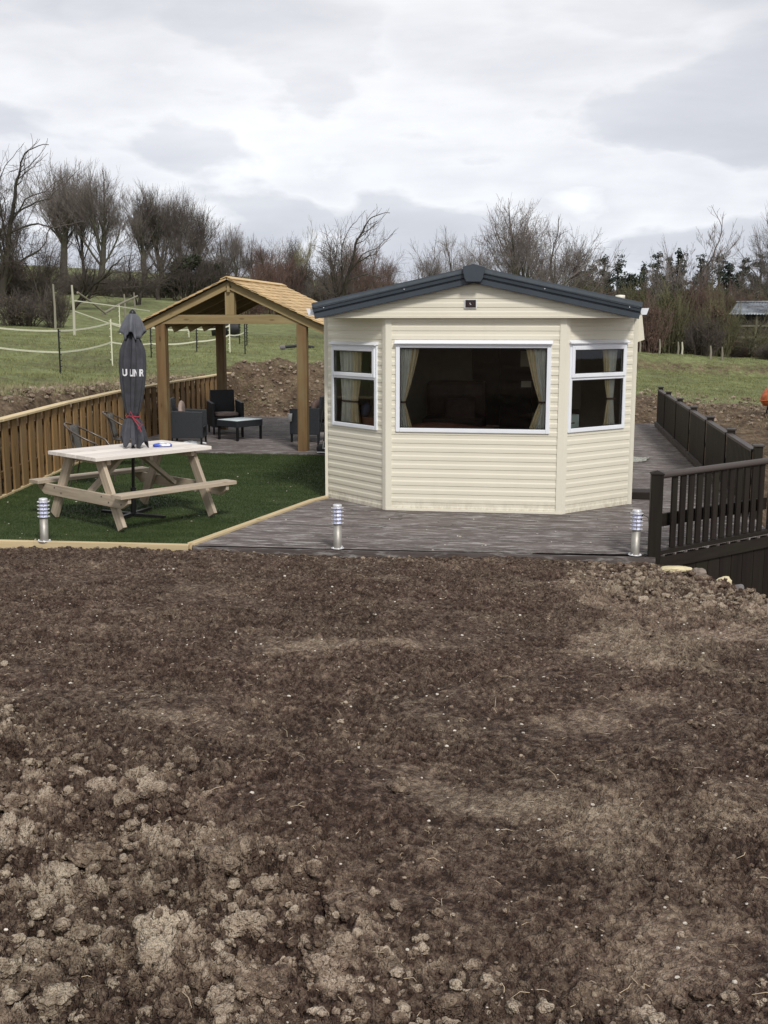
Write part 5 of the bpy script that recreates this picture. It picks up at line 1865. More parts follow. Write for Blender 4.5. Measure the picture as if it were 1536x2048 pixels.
U_ = lambda P, f: P[0] + Vector((0, 0, P[1] * f))
e1 = at(-60, 648, Y=26.5); e2 = at(-60, 686, Y=26.5)
tape([e1, U_(P1, .96), U_(P2, .92)], 'upper white tape from the left edge over the black post to the corner post')
tape([e2, U_(P1, .47), U_(P2, .50)], 'lower white tape running in from the left edge to the white corner post')
tape([U_(P2, .92), U_(P4, .95), U_(P5, .85), U_(P7, .93)], 'upper white tape passing behind the parasol and the shelter posts')
tape([U_(P2, .50), U_(P4, .45), U_(P5, .40), U_(P7, .62), U_(P8, .7)], 'lower white tape seen through the shelter opening')
q1 = at(155, 618, Y=46)
W1 = tape_post(149, 672, 570, 40, 'pale', 'pale weathered wooden gate post leaning slightly on the left slope')
W2 = tape_post(110, 640, 568, 46, 'grey', 'grey broken wooden post among the trees at the left')
W3 = tape_post(250, 625, 588, 55, 'grey', 'grey post in the far grass, left of the pair above the parasol')
W4 = tape_post(270, 632, 585, 53, 'grey', 'thin grey post directly above the parasol tip')
tape([U_(W1, .70), U_(P3, .95), at(300, 622, Y=50)], 'thin far tape from the pale wooden post across the upper slope', .0)
tape([U_(W1, .50), U_(P3, .25), at(330, 655, Y=38)], 'lower far tape from the pale wooden post behind the parasol top', .0)

# fallen poles by the gate post
def pole(p, q, r0, r1, label, mat='greypost', name='pole'):
    m = MB(); m.tube([p, (Vector(p) + Vector(q)) / 2 + Vector((0, 0, .04)), q], [r0, (r0 + r1) / 2, r1], 7); o = m.build(name, M[mat]); tag(o, label, 'pole')


pole(at(155, 585, Y=44), at(212, 628, Y=46), .05, .04, 'dark slanting rail dropping from the pale gate post to the right')
pole(at(205, 628, Y=47), at(275, 592, Y=50), .06, .04, 'dark slanting rail rising from the grass to the far grey posts')

# drum and pipe on the field
t = thing('plastic_drum', 'large black plastic drum lying on the grass behind the shelter', 'drum', tuple(on_ground(452, 672, 38)), R(10))
m = MB(); m.lathe([(0, -.55), (.30, -.55), (.32, -.53), (.32, -.18), (.335, -.17), (.335, -.14), (.32, -.13), (.32, .13), (.335, .14), (.335, .17), (.32, .18), (.32, .53), (.30, .55), (0, .55)], 28)
m.v = [(v_[2], v_[0], v_[1] + .34) for v_ in m.v]; m.build('body', M['blackplastic'], t)
m = MB(); m.lathe([(0, .552), (.28, .552), (.28, .56), (0, .56)], 28); m.v = [(v_[2], v_[0], v_[1] + .34) for v_ in m.v]; m.build('lid', M['tubegrey'], t)
a = on_ground(563, 694, 37); b = on_ground(626, 694, 38)
t = thing('drain_pipe', 'black plastic pipe with a grey socket end lying on the grass behind the shelter post', 'pipe', tuple(a))
m = MB(); m.tube([(0, 0, .08), ((b.x - a.x) * .5, (b.y - a.y) * .5, .12), (b.x - a.x, b.y - a.y, .06)], .055, 12); m.build('tube', M['blackplastic'], t)
m = MB(); m.tube([(-.04, 0, .08), (.12, .01, .085)], .075, 14); m.build('socket', M['stonegrey'], t)

# right hand field edge: posts
for k, (px, yb, yt, Y, mt, lb) in enumerate([(1279, 716, 678, 60, 'grey', 'leaning grey field post just right of the caravan corner'),
                                             (1318, 719, 678, 60, 'grey', 'thin leaning grey stake in front of the thicket, left of the pale posts'),
                                             (1355, 720, 684, 60, 'grey', 'grey post standing close beside the pale yellow one'),
                                             (1363, 720, 685, 60, 'pale', 'pale yellowish field post in front of the thicket'),
                                             (1420, 724, 692, 59, 'grey', 'short stake in front of the thicket between the pale post and the barn'),
                                             (1443, 727, 695, 59, 'grey', 'leaning stake in front of the thicket left of the barn')]):
    tape_post(px, yb, yt, Y, mt, lb)

# barn
bp0 = on_ground(1462, 716, 66)
bx, by, bz = bp0
barn = thing('barn', 'low dark boarded field barn with grey corrugated iron roof', 'barn', (bx, by, bz))
ez = at(1460, 628, Y=by).z - bz; rz_ = at(1490, 604, Y=by + 2.5).z - bz
m = MB()
for k in range(60):
    m.box((.15 + k * .15, .0, ez / 2), (.145, .04, ez))
for k in range(26):
    m.box((.0, .1 + k * .15, ez / 2), (.04, .145, ez))
m.build('wall', M['barnwood'], barn)
m = MB()
for k in range(6):
    m.box((1.2 + k * 1.5, -.05, ez / 2), (.09, .09, ez))
for z in (.5, 1.1, 1.7):
    m.box((4.5, -.06, z), (9, .04, .1))
m.build('frame_posts', M['greypost'], barn)
P_ = []
for i, (yy, zz) in enumerate(((-.35, ez - .02), (2.4, rz_))):
    P_.append([(x * .038 - .3 + (yy + .35) * .32, yy, zz + .02 * math.sin(x * 1.57)) for x in range(0, 260)])
m = MB(); m.grid(P_); m.build('roof', M['barnroof'], barn, solid=.006)
m = MB(); m.box((5.4, 2.42, rz_ + .03), (9.8, .25, .05)); m.build('ridge_flashing', M['whiteplastic'], barn)

# orange mixer at the right edge
o3 = on_ground(1545, 832, 27)
mx_ = thing('cement_mixer', 'orange cement mixer on black legs just inside the right edge of the photo', 'cement mixer', tuple(o3), R(20))
m = MB(); m.lathe([(.0, .22), (.16, .23), (.27, .36), (.29, .50), (.20, .72), (.13, .78), (.115, .78), (.18, .70)], 26); 
m.v = [(v_[0] * .95 + (v_[2] - .5) * .35, v_[1], v_[2] + .02) for v_ in m.v]; m.build('drum', M['orange'], mx_)
m = MB(); m.tube([(.30 * math.cos(a), .30 * math.sin(a), .47 + .1 * math.cos(a)) for a in np.linspace(0, 2 * pi, 28, endpoint=False)], .018, 6, closed=True); m.build('gear_ring', M['orange'], mx_)
for x, y in ((-.22, -.22), (.22, -.22), (0, .3)):
    m = MB(); m.tube([(x, y, 0), (x * .5, y * .5, .40)], .02, 7); m.build('leg', M['black'], mx_)
m = MB(); m.box((.34, 0, .35), (.2, .22, .26)); m.build('motor_box', M['orange'], mx_, bevel=.02)
# ------------------------------------------------------------------ trees
def bark(name, c, var=.25, moss=None):
    m, t, b = new_mat(name)
    b.inputs['Roughness'].default_value = .9; b.inputs['Specular IOR Level'].default_value = .2
    tcn = N(t, 'ShaderNodeTexCoord')
    n_ = noise(t, mapping(t, tcn.outputs['Object'], (0, 0, 0), (1, 1, .4)), 1.6, 5, .65)
    r_ = ramp(t, [(.3, tuple(x * (1 - var) for x in c)), (.7, tuple(x * (1 + var) for x in c))]); L(t, n_, r_.inputs[0])
    col = r_.outputs[0]
    if moss:
        n2_ = noise(t, tcn.outputs['Object'], .7, 4, .6)
        rr = ramp(t, [(.45, (0, 0, 0)), (.62, (1, 1, 1))]); L(t, n2_, rr.inputs[0])
        col = mixc(t, mth(t, 'MULTIPLY', rr.outputs[0], .7), col, moss)
    L(t, col, b.inputs['Base Color'])
    return m


def leafmat(name, c, var=.45):
    m, t, b = new_mat(name)
    b.inputs['Roughness'].default_value = .75; b.inputs['Specular IOR Level'].default_value = .25
    tcn = N(t, 'ShaderNodeTexCoord')
    n_ = noise(t, tcn.outputs['Object'], 1.3, 6, .7)
    r_ = ramp(t, [(.32, tuple(x * (1 - var) for x in c)), (.68, tuple(x * (1 + var) for x in c))]); L(t, n_, r_.inputs[0])
    L(t, r_.outputs[0], b.inputs['Base Color'])
    return m


M['bark'] = bark('grey_bark', (.085, .078, .066), moss=(.09, .095, .05, 1))
M['barkdark'] = bark('dark_bark', (.050, .042, .036), moss=(.06, .06, .035, 1))
M['twig'] = bark('grey_brown_twigs', (.185, .160, .145))
M['twigdark'] = bark('dark_twigs', (.105, .088, .076))
M['twigred'] = bark('red_brown_twigs', (.150, .100, .084))
M['twigolive'] = bark('olive_twigs', (.150, .142, .080))
M['twigpale'] = bark('pale_willow_twigs', (.24, .22, .13))
M['pine'] = leafmat('pine_needles', (.028, .040, .028))
M['ivy'] = leafmat('ivy_leaves', (.036, .046, .024))
M['gorse'] = leafmat('olive_foliage', (.090, .092, .042))
M['brown'] = leafmat('dead_brown_leaves', (.125, .085, .062))
M['hedge'] = leafmat('hedge_leaves', (.055, .062, .028))
M['bracken'] = leafmat('bracken', (.105, .088, .060))


def segs_mesh(name, S, mat, parent, n=4):
    """S: list of (p0,p1,r0,r1) -> one mesh of thin frusta"""
    A = np.array([s[0] for s in S]); B = np.array([s[1] for s in S]); ra = np.array([s[2] for s in S]); rb = np.array([s[3] for s in S])
    d = B - A; ln = np.linalg.norm(d, axis=1, keepdims=True) + 1e-9; d = d / ln
    ref = np.where(np.abs(d[:, 2:3]) > .9, np.array([[1., 0, 0]]), np.array([[0, 0, 1.]]))
    u = np.cross(d, ref); u /= np.linalg.norm(u, axis=1, keepdims=True) + 1e-9; v = np.cross(d, u)
    N_ = len(S); V = np.zeros((N_, 2 * n, 3))
    for k in range(n):
        a = 2 * np.pi * k / n
        o_ = u * math.cos(a) + v * math.sin(a)
        V[:, k] = A + o_ * ra[:, None]; V[:, n + k] = B + o_ * rb[:, None]
    base = (np.arange(N_) * 2 * n)[:, None, None]
    q = np.array([[k, (k + 1) % n, n + (k + 1) % n, n + k] for k in range(n)])[None]
    return npmesh(name, V.reshape(-1, 3), (base + q).reshape(-1, 4), mat, parent, smooth=True)


def grow_vec(rg, P):
    """level by level growth of a whole bare tree; returns segments (A, B, ra, rb, level)"""
    ns = P.get('stems', 1)
    th = rg.uniform(0, 6.28, ns); sp = 0 if ns == 1 else P.get('spread', .35)
    p = np.stack([.12 * np.cos(th) * (ns > 1), .12 * np.sin(th) * (ns > 1), np.full(ns, -.15)], 1)
    d = np.stack([sp * np.cos(th) + P.get('lean', 0), sp * np.sin(th), np.ones(ns)], 1); d /= np.linalg.norm(d, axis=1, keepdims=True)
    ln = np.full(ns, P['first'] * 10.0); r = np.full(ns, P['r0'] / ns ** .5)
    out = []
    for lev in range(P['lev'] + 1):
        npc = 4 if lev < 3 else (3 if lev < 5 else 2)
        pts = [p]; rad = [r]; dirs = [d]
        dd = d
        end = P['taper']
        for i in range(npc):
            dd = dd + rg.normal(0, P['wig'] * (1 + .12 * lev), p.shape)
            dd[:, 2] += P['up'] * (1 + .25 * lev)
            dd /= np.linalg.norm(dd, axis=1, keepdims=True)
            q = pts[-1] + dd * (ln / npc)[:, None]
            r2 = r * (1 - (1 - end) * (i + 1) / npc)
            out.append((pts[-1], q, rad[-1], r2, np.full(len(q), lev)))
            pts.append(q); rad.append(r2); dirs.append(dd)
        if lev == P['lev']:
            break
        Pt = np.stack(pts); Rd = np.stack(rad); Dr = np.stack(dirs)
        nch = P['n'][min(lev, len(P['n']) - 1)]
        cnt = np.maximum(1, np.round(nch + rg.uniform(-.8, .8, len(p)))).astype(int)
        ow = np.repeat(np.arange(len(p)), cnt)
        f = P['f0'] + (1 - P['f0']) * rg.uniform(.02, .98, len(ow)) ** .9
        i = np.minimum((f * npc).astype(int), npc - 1); u = (f * npc - i)[:, None]
        sp_ = Pt[i, ow] * (1 - u) + Pt[i + 1, ow] * u
        rs = Rd[i, ow] * (1 - u[:, 0]) + Rd[i + 1, ow] * u[:, 0]
        dl = Dr[i + 1, ow]
        ax = rg.normal(0, 1, dl.shape); ax -= (ax * dl).sum(1, keepdims=True) * dl; ax /= np.linalg.norm(ax, axis=1, keepdims=True) + 1e-9
        an = (P['ang'] * rg.uniform(.6, 1.3, len(ow)))[:, None]
        nd = dl * np.cos(an) + ax * np.sin(an)
        nl = ln[ow] * P['sh'] * rg.uniform(.6, 1.1, len(ow)) * (1.15 - .45 * f)
        nr = np.maximum(np.minimum(rs * P['rr'], rs * .85), P['rmin'])
        # leader
        ld = dirs[-1]; ll = ln * P['shl'] * rg.uniform(.85, 1.1, len(p)); lr = np.maximum(rad[-1] * .95, P['rmin'])
        p = np.concatenate([sp_, pts[-1]]); d = np.concatenate([nd, ld]); ln = np.concatenate([nl, ll]); r = np.concatenate([nr, lr])
    A = np.concatenate([o_[0] for o_ in out]); B = np.concatenate([o_[1] for o_ in out]); ra = np.concatenate([o_[2] for o_ in out]); rb = np.concatenate([o_[3] for o_ in out])
    lv = np.concatenate([o_[4] for o_ in out])
    if 'env' in P:
        hw, zc, hz = P['env']                       # crown envelope: half width, centre height, half height
        wob = 1 + .16 * np.sin(3 * np.arctan2(B[:, 1], B[:, 0]) + P['ph']) + .10 * np.sin(7 * B[:, 2] / hz + 2 * P['ph'])
        e = (np.hypot(B[:, 0], B[:, 1]) / (hw * wob)) ** 2.0 + (np.abs(B[:, 2] - zc) / (hz * np.where(B[:, 2] > zc, wob ** .5, 1.2))) ** 2.2
        keep = ((B[:, 2] > .25) | (lv == 0)) & (e < 1 + rg.uniform(-.12, .30, len(e))) | (lv == 0)
        A, B, ra, rb, lv = A[keep], B[keep], ra[keep], rb[keep], lv[keep]
    zt = np.percentile(B[:, 2], 99.9); k = 10.0 / zt
    mid = (np.percentile(B[:, 0], 98) + np.percentile(B[:, 0], 2)) / 2
    wx = (np.percentile(B[:, 0], 98) - np.percentile(B[:, 0], 2)) * k
    return A * k, B * k, ra * k, rb * k, lv, wx, mid * k


STY = {
    'beech': dict(wig=.06, up=.05, taper=.70, lev=7, n=[6, 4, 3, 2, 2, 1.8, 1.4], f0=.22, ang=.50, sh=.94, shl=.74, rr=.40, rmin=.0045, first=.20, r0=.19, env=(3.9, 5.6, 4.6), ph=1.0),
    'round': dict(wig=.08, up=.03, taper=.70, lev=7, n=[7, 4, 2.6, 2, 2, 1.7, 1.3], f0=.2, ang=.68, sh=.95, shl=.70, rr=.40, rmin=.0046, first=.20, r0=.19, env=(4.6, 5.4, 4.6), ph=2.0),
    'crook': dict(wig=.15, up=.03, taper=.72, lev=6, n=[5, 3.6, 2.2, 2, 1.8, 1.5], f0=.2, ang=.72, sh=.90, shl=.78, rr=.44, rmin=.0055, first=.2, r0=.17, env=(4.6, 5.0, 5.2), ph=.5),
    'slim': dict(wig=.07, up=.07, taper=.72, lev=7, n=[4, 3, 2, 2, 2, 2, 2], f0=.4, ang=.48, sh=.80, shl=.76, rr=.46, rmin=.0058, first=.30, r0=.12, env=(2.6, 6.4, 4.4), ph=1.6),
}
_proto = {}


def segs_arrays(name, A, B, ra, rb, n=4):
    d = B - A; d = d / (np.linalg.norm(d, axis=1, keepdims=True) + 1e-9)
    ref = np.where(np.abs(d[:, 2:3]) > .9, np.array([[1., 0, 0]]), np.array([[0, 0, 1.]]))
    u = np.cross(d, ref); u /= np.linalg.norm(u, axis=1, keepdims=True) + 1e-9; v = np.cross(d, u)
    N_ = len(A); V = np.zeros((N_, 2 * n, 3))
    for k in range(n):
        a = 2 * np.pi * k / n
        o_ = u * math.cos(a) + v * math.sin(a)
        V[:, k] = A + o_ * ra[:, None]; V[:, n + k] = B + o_ * rb[:, None]
    q = np.array([[k, (k + 1) % n, n + (k + 1) % n, n + k] for k in range(n)])[None]
    o = npmesh(name, V.reshape(-1, 3), ((np.arange(N_) * 2 * n)[:, None, None] + q).reshape(-1, 4), M['bark'], None, smooth=True)
    me = o.data
    bpy.data.objects.remove(o)
    return me


def proto(style, var, stems=1, lean=0.0):
    key = (style, var, stems, lean)
    if key not in _proto:
        P = dict(STY[style]); P['stems'] = stems; P['lean'] = lean; P['ph'] += var * 1.9
        if lean: P.pop('env')
        rg = np.random.RandomState(100 + var * 13 + len(style) + stems)
        A, B, ra, rb, lv, wx, mid = grow_vec(rg, P)
        t_ = lv <= 2
        _proto[key] = (segs_arrays('trunk', A[t_], B[t_], ra[t_], rb[t_], 7), segs_arrays('crown', A[~t_], B[~t_], ra[~t_], rb[~t_], 3), wx, mid)
    return _proto[key]


def slotmat(o, mat):
    o.material_slots[0].link = 'OBJECT'
    o.material_slots[0].material = M[mat]


def bare_tree(px, pyb, pyt, Y, style, width_px, label, trunk='bark', twig='twig', seed=0, lean=0.0, name='bare_tree', group='bare trees along the field edge', first=.28, snap=True, stems=1, var=None, rot=0.0):
    p = on_ground(px, pyb, Y) if snap else at(px, pyb, Y=Y)
    H = at(px, pyt, Y=p.y).z - p.z
    if H < 1: H = 3
    W_ = 1.2 * width_px / CAM_F * p.y
    v = seed % 3 if var is None else var
    me_t, me_c, wx, mid = proto(style, v, stems, lean)
    t = thing(name, label, 'tree', tuple(p), rot, group)
    k = H / 10.0; kx = W_ / wx
    kx = min(max(kx, k * .45), k * 1.7)
    sgn = -1 if (seed // 3) % 2 and not lean else 1
    t.scale = (kx * sgn, kx, k)
    for nm, me, mt in (('trunk', me_t, trunk), ('crown', me_c, twig)):
        o = bpy.data.objects.new(nm, me); COL.objects.link(o); o.parent = t; slotmat(o, mt)
    return t


def leaves_cloud(rg, centres, radii, n, size, flat=1.0):
    """n small quads spread through blobs"""
    C = np.array(centres); Rr = np.array(radii)
    w_ = Rr[:, 0] * Rr[:, 1] * Rr[:, 2]; w_ = w_ / w_.sum()
    k = rg.choice(len(C), n, p=w_)
    v = rg.normal(0, 1, (n, 3)); v /= np.linalg.norm(v, axis=1, keepdims=True)
    r_ = rg.uniform(.25, 1, (n, 1)) ** .45
    P_ = C[k] + v * r_ * Rr[k] * (1 + .25 * rg.normal(0, 1, (n, 1)))
    a = rg.normal(0, 1, (n, 3)); a /= np.linalg.norm(a, axis=1, keepdims=True)
    b = np.cross(a, rg.normal(0, 1, (n, 3))); b /= np.linalg.norm(b, axis=1, keepdims=True)
    s_ = size * rg.uniform(.5, 1.4, (n, 1))
    a = a * s_; b = b * s_ * .55
    V = np.stack([P_ - a, P_ + b, P_ + a, P_ - b], 1).reshape(-1, 3)
    return V, np.arange(4 * n).reshape(n, 4)


def pine(px, pyb, pyt, Y, width_px, label, seed=0, dense=1.0):
    p = on_ground(px, pyb, Y); H = at(px, pyt, Y=p.y).z - p.z; W_ = width_px / CAM_F * p.y
    rg = np.random.RandomState(seed)
    t = thing('pine_tree', label, 'tree', tuple(p), 0, 'dark conifers behind the thicket')
    S = []; cs = []; rs_ = []
    z0 = H * .12
    S.append((np.array([0, 0, -.2]), np.array([rg.uniform(-.15, .15), 0, H * .5]), .17, .12)); S.append((S[-1][1], np.array([rg.uniform(-.2, .2), 0, H * .97]), .12, .03))
    nb = 26
    for i in range(nb):
        f = .22 + .76 * i / nb
        a = rg.uniform(0, 6.28); ext = W_ / 2 * (1 - f ** 2.4 * .85) * rg.uniform(.45, 1.1)
        b0 = np.array([0, 0, H * f]); b1 = b0 + np.array([math.cos(a) * ext, math.sin(a) * ext, ext * rg.uniform(.05, .45)])
        S.append((b0, b1, .04, .015))
        for q in (.55, .85, 1.0):
            cs.append(b0 + (b1 - b0) * q + rg.normal(0, .12, 3)); rr = ext * .34 + .16
            rs_.append([rr * 1.1, rr * 1.1, rr * .55])
    segs_mesh('trunk', S, M['barkdark'], t, 6)
    V, F = leaves_cloud(rg, cs, rs_, int(4200 * dense), .085)
    npmesh('crown', V, F, M['pine'], t)
    return t


_sproto = {}


def shrub_proto(v, n):
    if (v, n) in _sproto: return _sproto[(v, n)]
    rg = np.random.RandomState(900 + v)
    a = rg.uniform(0, 6.28, n); b = rg.uniform(0, 1, n) ** .6
    base = np.stack([np.cos(a) * .28 * b, np.sin(a) * .24 * b, np.full(n, -.02)], 1)
    tip = np.stack([np.cos(a) * .5 * b + rg.normal(0, .05, n), np.sin(a) * .48 * b + rg.normal(0, .05, n), rg.uniform(.55, 1.0, n) * (1 - .42 * b ** 2.2)], 1)
    q = (base + tip) / 2 + rg.normal(0, .04, (n, 3))
    A = [base, q]; B = [q, tip]; R0 = [np.full(n, .008), np.full(n, .006)]; R1 = [np.full(n, .006), np.full(n, .003)]
    m1 = 10
    i = np.repeat(np.arange(n), m1); f = rg.uniform(.12, 1, len(i))[:, None]
    s0 = np.where(f < .5, base[i] + (q[i] - base[i]) * f * 2, q[i] + (tip[i] - q[i]) * (f - .5) * 2)
    dd = tip[i] - base[i]; dd /= np.linalg.norm(dd, axis=1, keepdims=True)
    e0 = s0 + dd * rg.uniform(.08, .26, (len(i), 1)) + rg.normal(0, .075, (len(i), 3)); e0[:, 2] = np.maximum(e0[:, 2], .01)
    A.append(s0); B.append(e0); R0.append(np.full(len(i), .0034)); R1.append(np.full(len(i), .0022))
    m2 = 5
    j = np.repeat(np.arange(len(i)), m2); g = rg.uniform(.25, 1, (len(j), 1))
    s1 = s0[j] + (e0[j] - s0[j]) * g
    e1 = s1 + (e0[j] - s0[j]) * rg.uniform(.25, .55, (len(j), 1)) + rg.normal(0, .035, (len(j), 3)); e1[:, 2] = np.maximum(e1[:, 2], .01)
    A.append(s1); B.append(e1); R0.append(np.full(len(j), .0022)); R1.append(np.full(len(j), .0012))
    me = segs_arrays('stems', np.concatenate(A), np.concatenate(B), np.concatenate(R0), np.concatenate(R1), 3)
    _sproto[(v, n)] = me
    return me


_lproto = {}


def leaf_proto(v, lv, size):
    key = (v, lv, size)
    if key in _lproto: return _lproto[key]
    rg = np.random.RandomState(40 + v)
    nb = 16
    a_ = rg.uniform(0, 6.28, nb); r__ = rg.uniform(0, 1, nb) ** .6
    z_ = rg.uniform(.12, .78, nb)
    k_ = (1 - .45 * z_ ** 2)
    cs = np.stack([np.cos(a_) * .34 * r__ * k_, np.sin(a_) * .34 * r__ * k_, z_], 1)
    rs_ = np.stack([rg.uniform(.10, .19, nb)] * 2 + [rg.uniform(.08, .17, nb)], 1)
    V, F = leaves_cloud(rg, cs, rs_, lv, size)
    V[:, 2] = np.abs(V[:, 2])
    o = npmesh('foliage', V, F, M['ivy']); me = o.data; bpy.data.objects.remove(o)
    _lproto[key] = me
    return me


def shrub(px, pyb, pyt, Y, width_px, label, mat='twigred', leaf=None, seed=0, n=60, lv=700, name='shrub', lsize=.05, group='shrubs of the thicket', snap=True, rmin=.011):
    p = on_ground(px, pyb, Y) if snap else at(px, pyb, Y=Y)
    H = max(.5, at(px, pyt, Y=p.y).z - p.z); W_ = width_px / CAM_F * p.y
    t = thing(name, label, 'shrub' if name in ('shrub', 'hedge_bush') else 'tree', tuple(p), 0, group)
    t.scale = (W_, W_, H)
    o = bpy.data.objects.new('stems', shrub_proto(seed % 5, 70)); COL.objects.link(o); o.parent = t; slotmat(o, mat)
    if leaf:
        o = bpy.data.objects.new('foliage', leaf_proto(seed % 4, lv if lv > 4000 else 2600, .016 if lv <= 4000 else .022)); COL.objects.link(o); o.parent = t; slotmat(o, leaf)
    t.rotation_euler.z = (seed * 1.7) % 6.28
    return t


# ---- the row of tall trees on the left skyline (far), and nearer hawthorns
bare_tree(130, 556, 318, 105, 'beech', 120, 'tall bare beech first from the left in the far skyline row', seed=1)
bare_tree(203, 552, 334, 105, 'beech', 118, 'tall bare beech second in the far skyline row, thick trunk forked low', seed=2, first=.16)
bare_tree(168, 556, 350, 112, 'beech', 70, 'slim bare tree between the first two tall beeches of the skyline', seed=3, trunk='barkdark', twig='twigdark')
bare_tree(288, 560, 368, 108, 'beech', 90, 'bare tree third in the skyline row, left edge of the dense part', seed=4, twig='twig')
bare_tree(326, 562, 374, 110, 'beech', 95, 'dense bare tree in the skyline row above the left slope of the shelter roof', seed=5, twig='twigdark')
bare_tree(362, 565, 388, 110, 'beech', 80, 'dense bare tree in the skyline row, fifth from the left', seed=6, twig='twig')
bare_tree(398, 568, 410, 110, 'beech', 70, 'last tall bare tree at the right end of the dense skyline group', seed=7, twig='twigdark')
bare_tree(2, 610, 296, 60, 'crook', 150, 'tall twisted bare tree at the very left edge of the photo', trunk='barkdark', twig='twigdark', seed=8)
bare_tree(52, 605, 345, 62, 'slim', 90, 'twisted bare tree beside the one at the left edge', trunk='barkdark', twig='twigdark', seed=9, stems=2)
bare_tree(85, 600, 448, 60, 'crook', 90, 'low twisted hawthorn with several stems at the left', trunk='barkdark', twig='twigdark', seed=10, stems=3, first=.15)
bare_tree(140, 605, 490, 60, 'crook', 100, 'leaning hawthorn sprawling toward the pale gate post', trunk='barkdark', twig='twigdark', seed=11, lean=.7, first=.3)
bare_tree(275, 596, 486, 66, 'crook', 100, 'spreading bare hawthorn in front of the hedge, under the skyline beeches', trunk='barkdark', twig='twigdark', seed=12, stems=2, first=.2)
bare_tree(318, 600, 470, 72, 'crook', 90, 'bare hawthorn beside the dark ivy clad mass', trunk='barkdark', twig='twigdark', seed=13)
# middle left group
bare_tree(437, 590, 458, 100, 'round', 70, 'rounded bare tree left of the shelter ridge', seed=14, twig='twigdark')
bare_tree(474, 590, 447, 98, 'round', 72, 'rounded bare tree directly above the shelter ridge', seed=15)
bare_tree(508, 590, 470, 96, 'round', 50, 'small bare tree above the right slope of the shelter roof', seed=16, twig='twigdark')
bare_tree(545, 590, 472, 90, 'round', 66, 'broad flat topped bare tree over the brown thicket', seed=17, twig='twigred')
bare_tree(585, 590, 474, 90, 'round', 66, 'bare tree between the flat topped one and the pale willow', seed=18, twig='twigdark')
bare_tree(606, 600, 437, 85, 'slim', 34, 'slender pale yellowish willow rising over the brown thicket', twig='twigpale', trunk='twigpale', seed=19)
bare_tree(668, 655, 425, 52, 'crook', 110, 'big dark hawthorn with long crooked shoots behind the shelter and caravan', trunk='barkdark', twig='twigdark', seed=20, first=.22)
bare_tree(712, 650, 478, 60, 'round', 80, 'brown bushy tree right of the big crooked hawthorn', twig='twigred', trunk='barkdark', seed=21, first=.2)
bare_tree(752, 650, 492, 62, 'round', 72, 'brown bushy tree at the right end of the thicket, left of the open sky gap', twig='twigred', seed=22, first=.2)
bare_tree(690, 640, 470, 70, 'round', 90, 'bare tree standing behind the crooked hawthorn', twig='twig', seed=23, first=.2)
# behind the caravan roof
bare_tree(836, 660, 482, 58, 'crook', 84, 'small dark bare tree just left of the caravan roof peak', trunk='barkdark', twig='twigdark', seed=24, first=.3)
bare_tree(893, 660, 462, 62, 'round', 95, 'bare tree close left of the caravan roof peak', twig='twig', seed=25)
bare_tree(942, 655, 468, 66, 'round', 80, 'bare tree directly behind the caravan roof peak', twig='twig', seed=26)
bare_tree(1040, 660, 402, 56, 'round', 200, 'largest rounded bare tree, right of the caravan roof peak', seed=27, first=.2)
bare_tree(1108, 660, 440, 60, 'round', 110, 'bare tree overlapping the right flank of the largest rounded one', twig='twigdark', seed=28, first=.22)
bare_tree(1172, 655, 476, 66, 'slim', 60, 'small thin bare tree left of the first dark pines', twig='twig', seed=29)
# right
bare_tree(1362, 715, 424, 62, 'slim', 118, 'slim bare tree with long upright limbs standing over the right thicket', trunk='bark', twig='twig', seed=31, first=.42)
bare_tree(1312, 700, 478, 64, 'slim', 46, 'thin pale bare sapling left of the slim tree', trunk='bark', twig='twig', seed=32, first=.4)
bare_tree(1562, 720, 392, 60, 'round', 150, 'bare tree leaning in from the right edge above the barn', twig='twig', seed=33, first=.3)
bare_tree(1392, 700, 560, 64, 'round', 110, 'low olive brown bare tree in the right thicket, just right of the slim tree', twig='twigolive', trunk='barkdark', seed=34, first=.15)
bare_tree(1440, 705, 560, 63, 'round', 100, 'low bare tree in front of the left end of the barn', twig='twigred', trunk='bark', seed=35, first=.15)
bare_tree(1500, 718, 620, 58, 'crook', 80, 'thin bare hawthorn growing in front of the barn wall', twig='twigolive', trunk='bark', seed=36, first=.2, stems=2)

pn = [(1150, 540, 60), (1180, 527, 44), (1207, 507, 50), (1236, 513, 46), (1262, 545, 40), (1284, 522, 40), (1310, 505, 46), (1336, 512, 44), (1352, 494, 36), (1398, 505, 40), (1436, 504, 50), (1458, 520, 40), (1482, 514, 42),
      (1514, 503, 48), (1544, 498, 56)]
pl_ = ['dark pine at the left end of the conifer row, low over the caravan roof', 'dark pine second in the conifer row', 'tall dark pine of the close pair right of the caravan roof', 'right pine of the close dark pair',
       'low dark pine in the gap right of the close pair', 'pine left of the pale bare sapling', 'dark pine directly behind the pale bare sapling', 'pine between the sapling and the slim bare tree', 'pine with its top just behind the slim bare tree',
       'small dark pine right of the slim bare tree', 'broad dark pine left of the sky gap over the barn', 'open crowned pine beside the sky gap', 'open crowned pine above the left end of the barn', 'dark pine above the barn roof', 'dark pine at the right edge above the barn']
for k, ((x, yt, wp), lb) in enumerate(zip(pn, pl_)):
    pine(x, 640, yt, 92, wp, lb, 600 + k, 1.0)

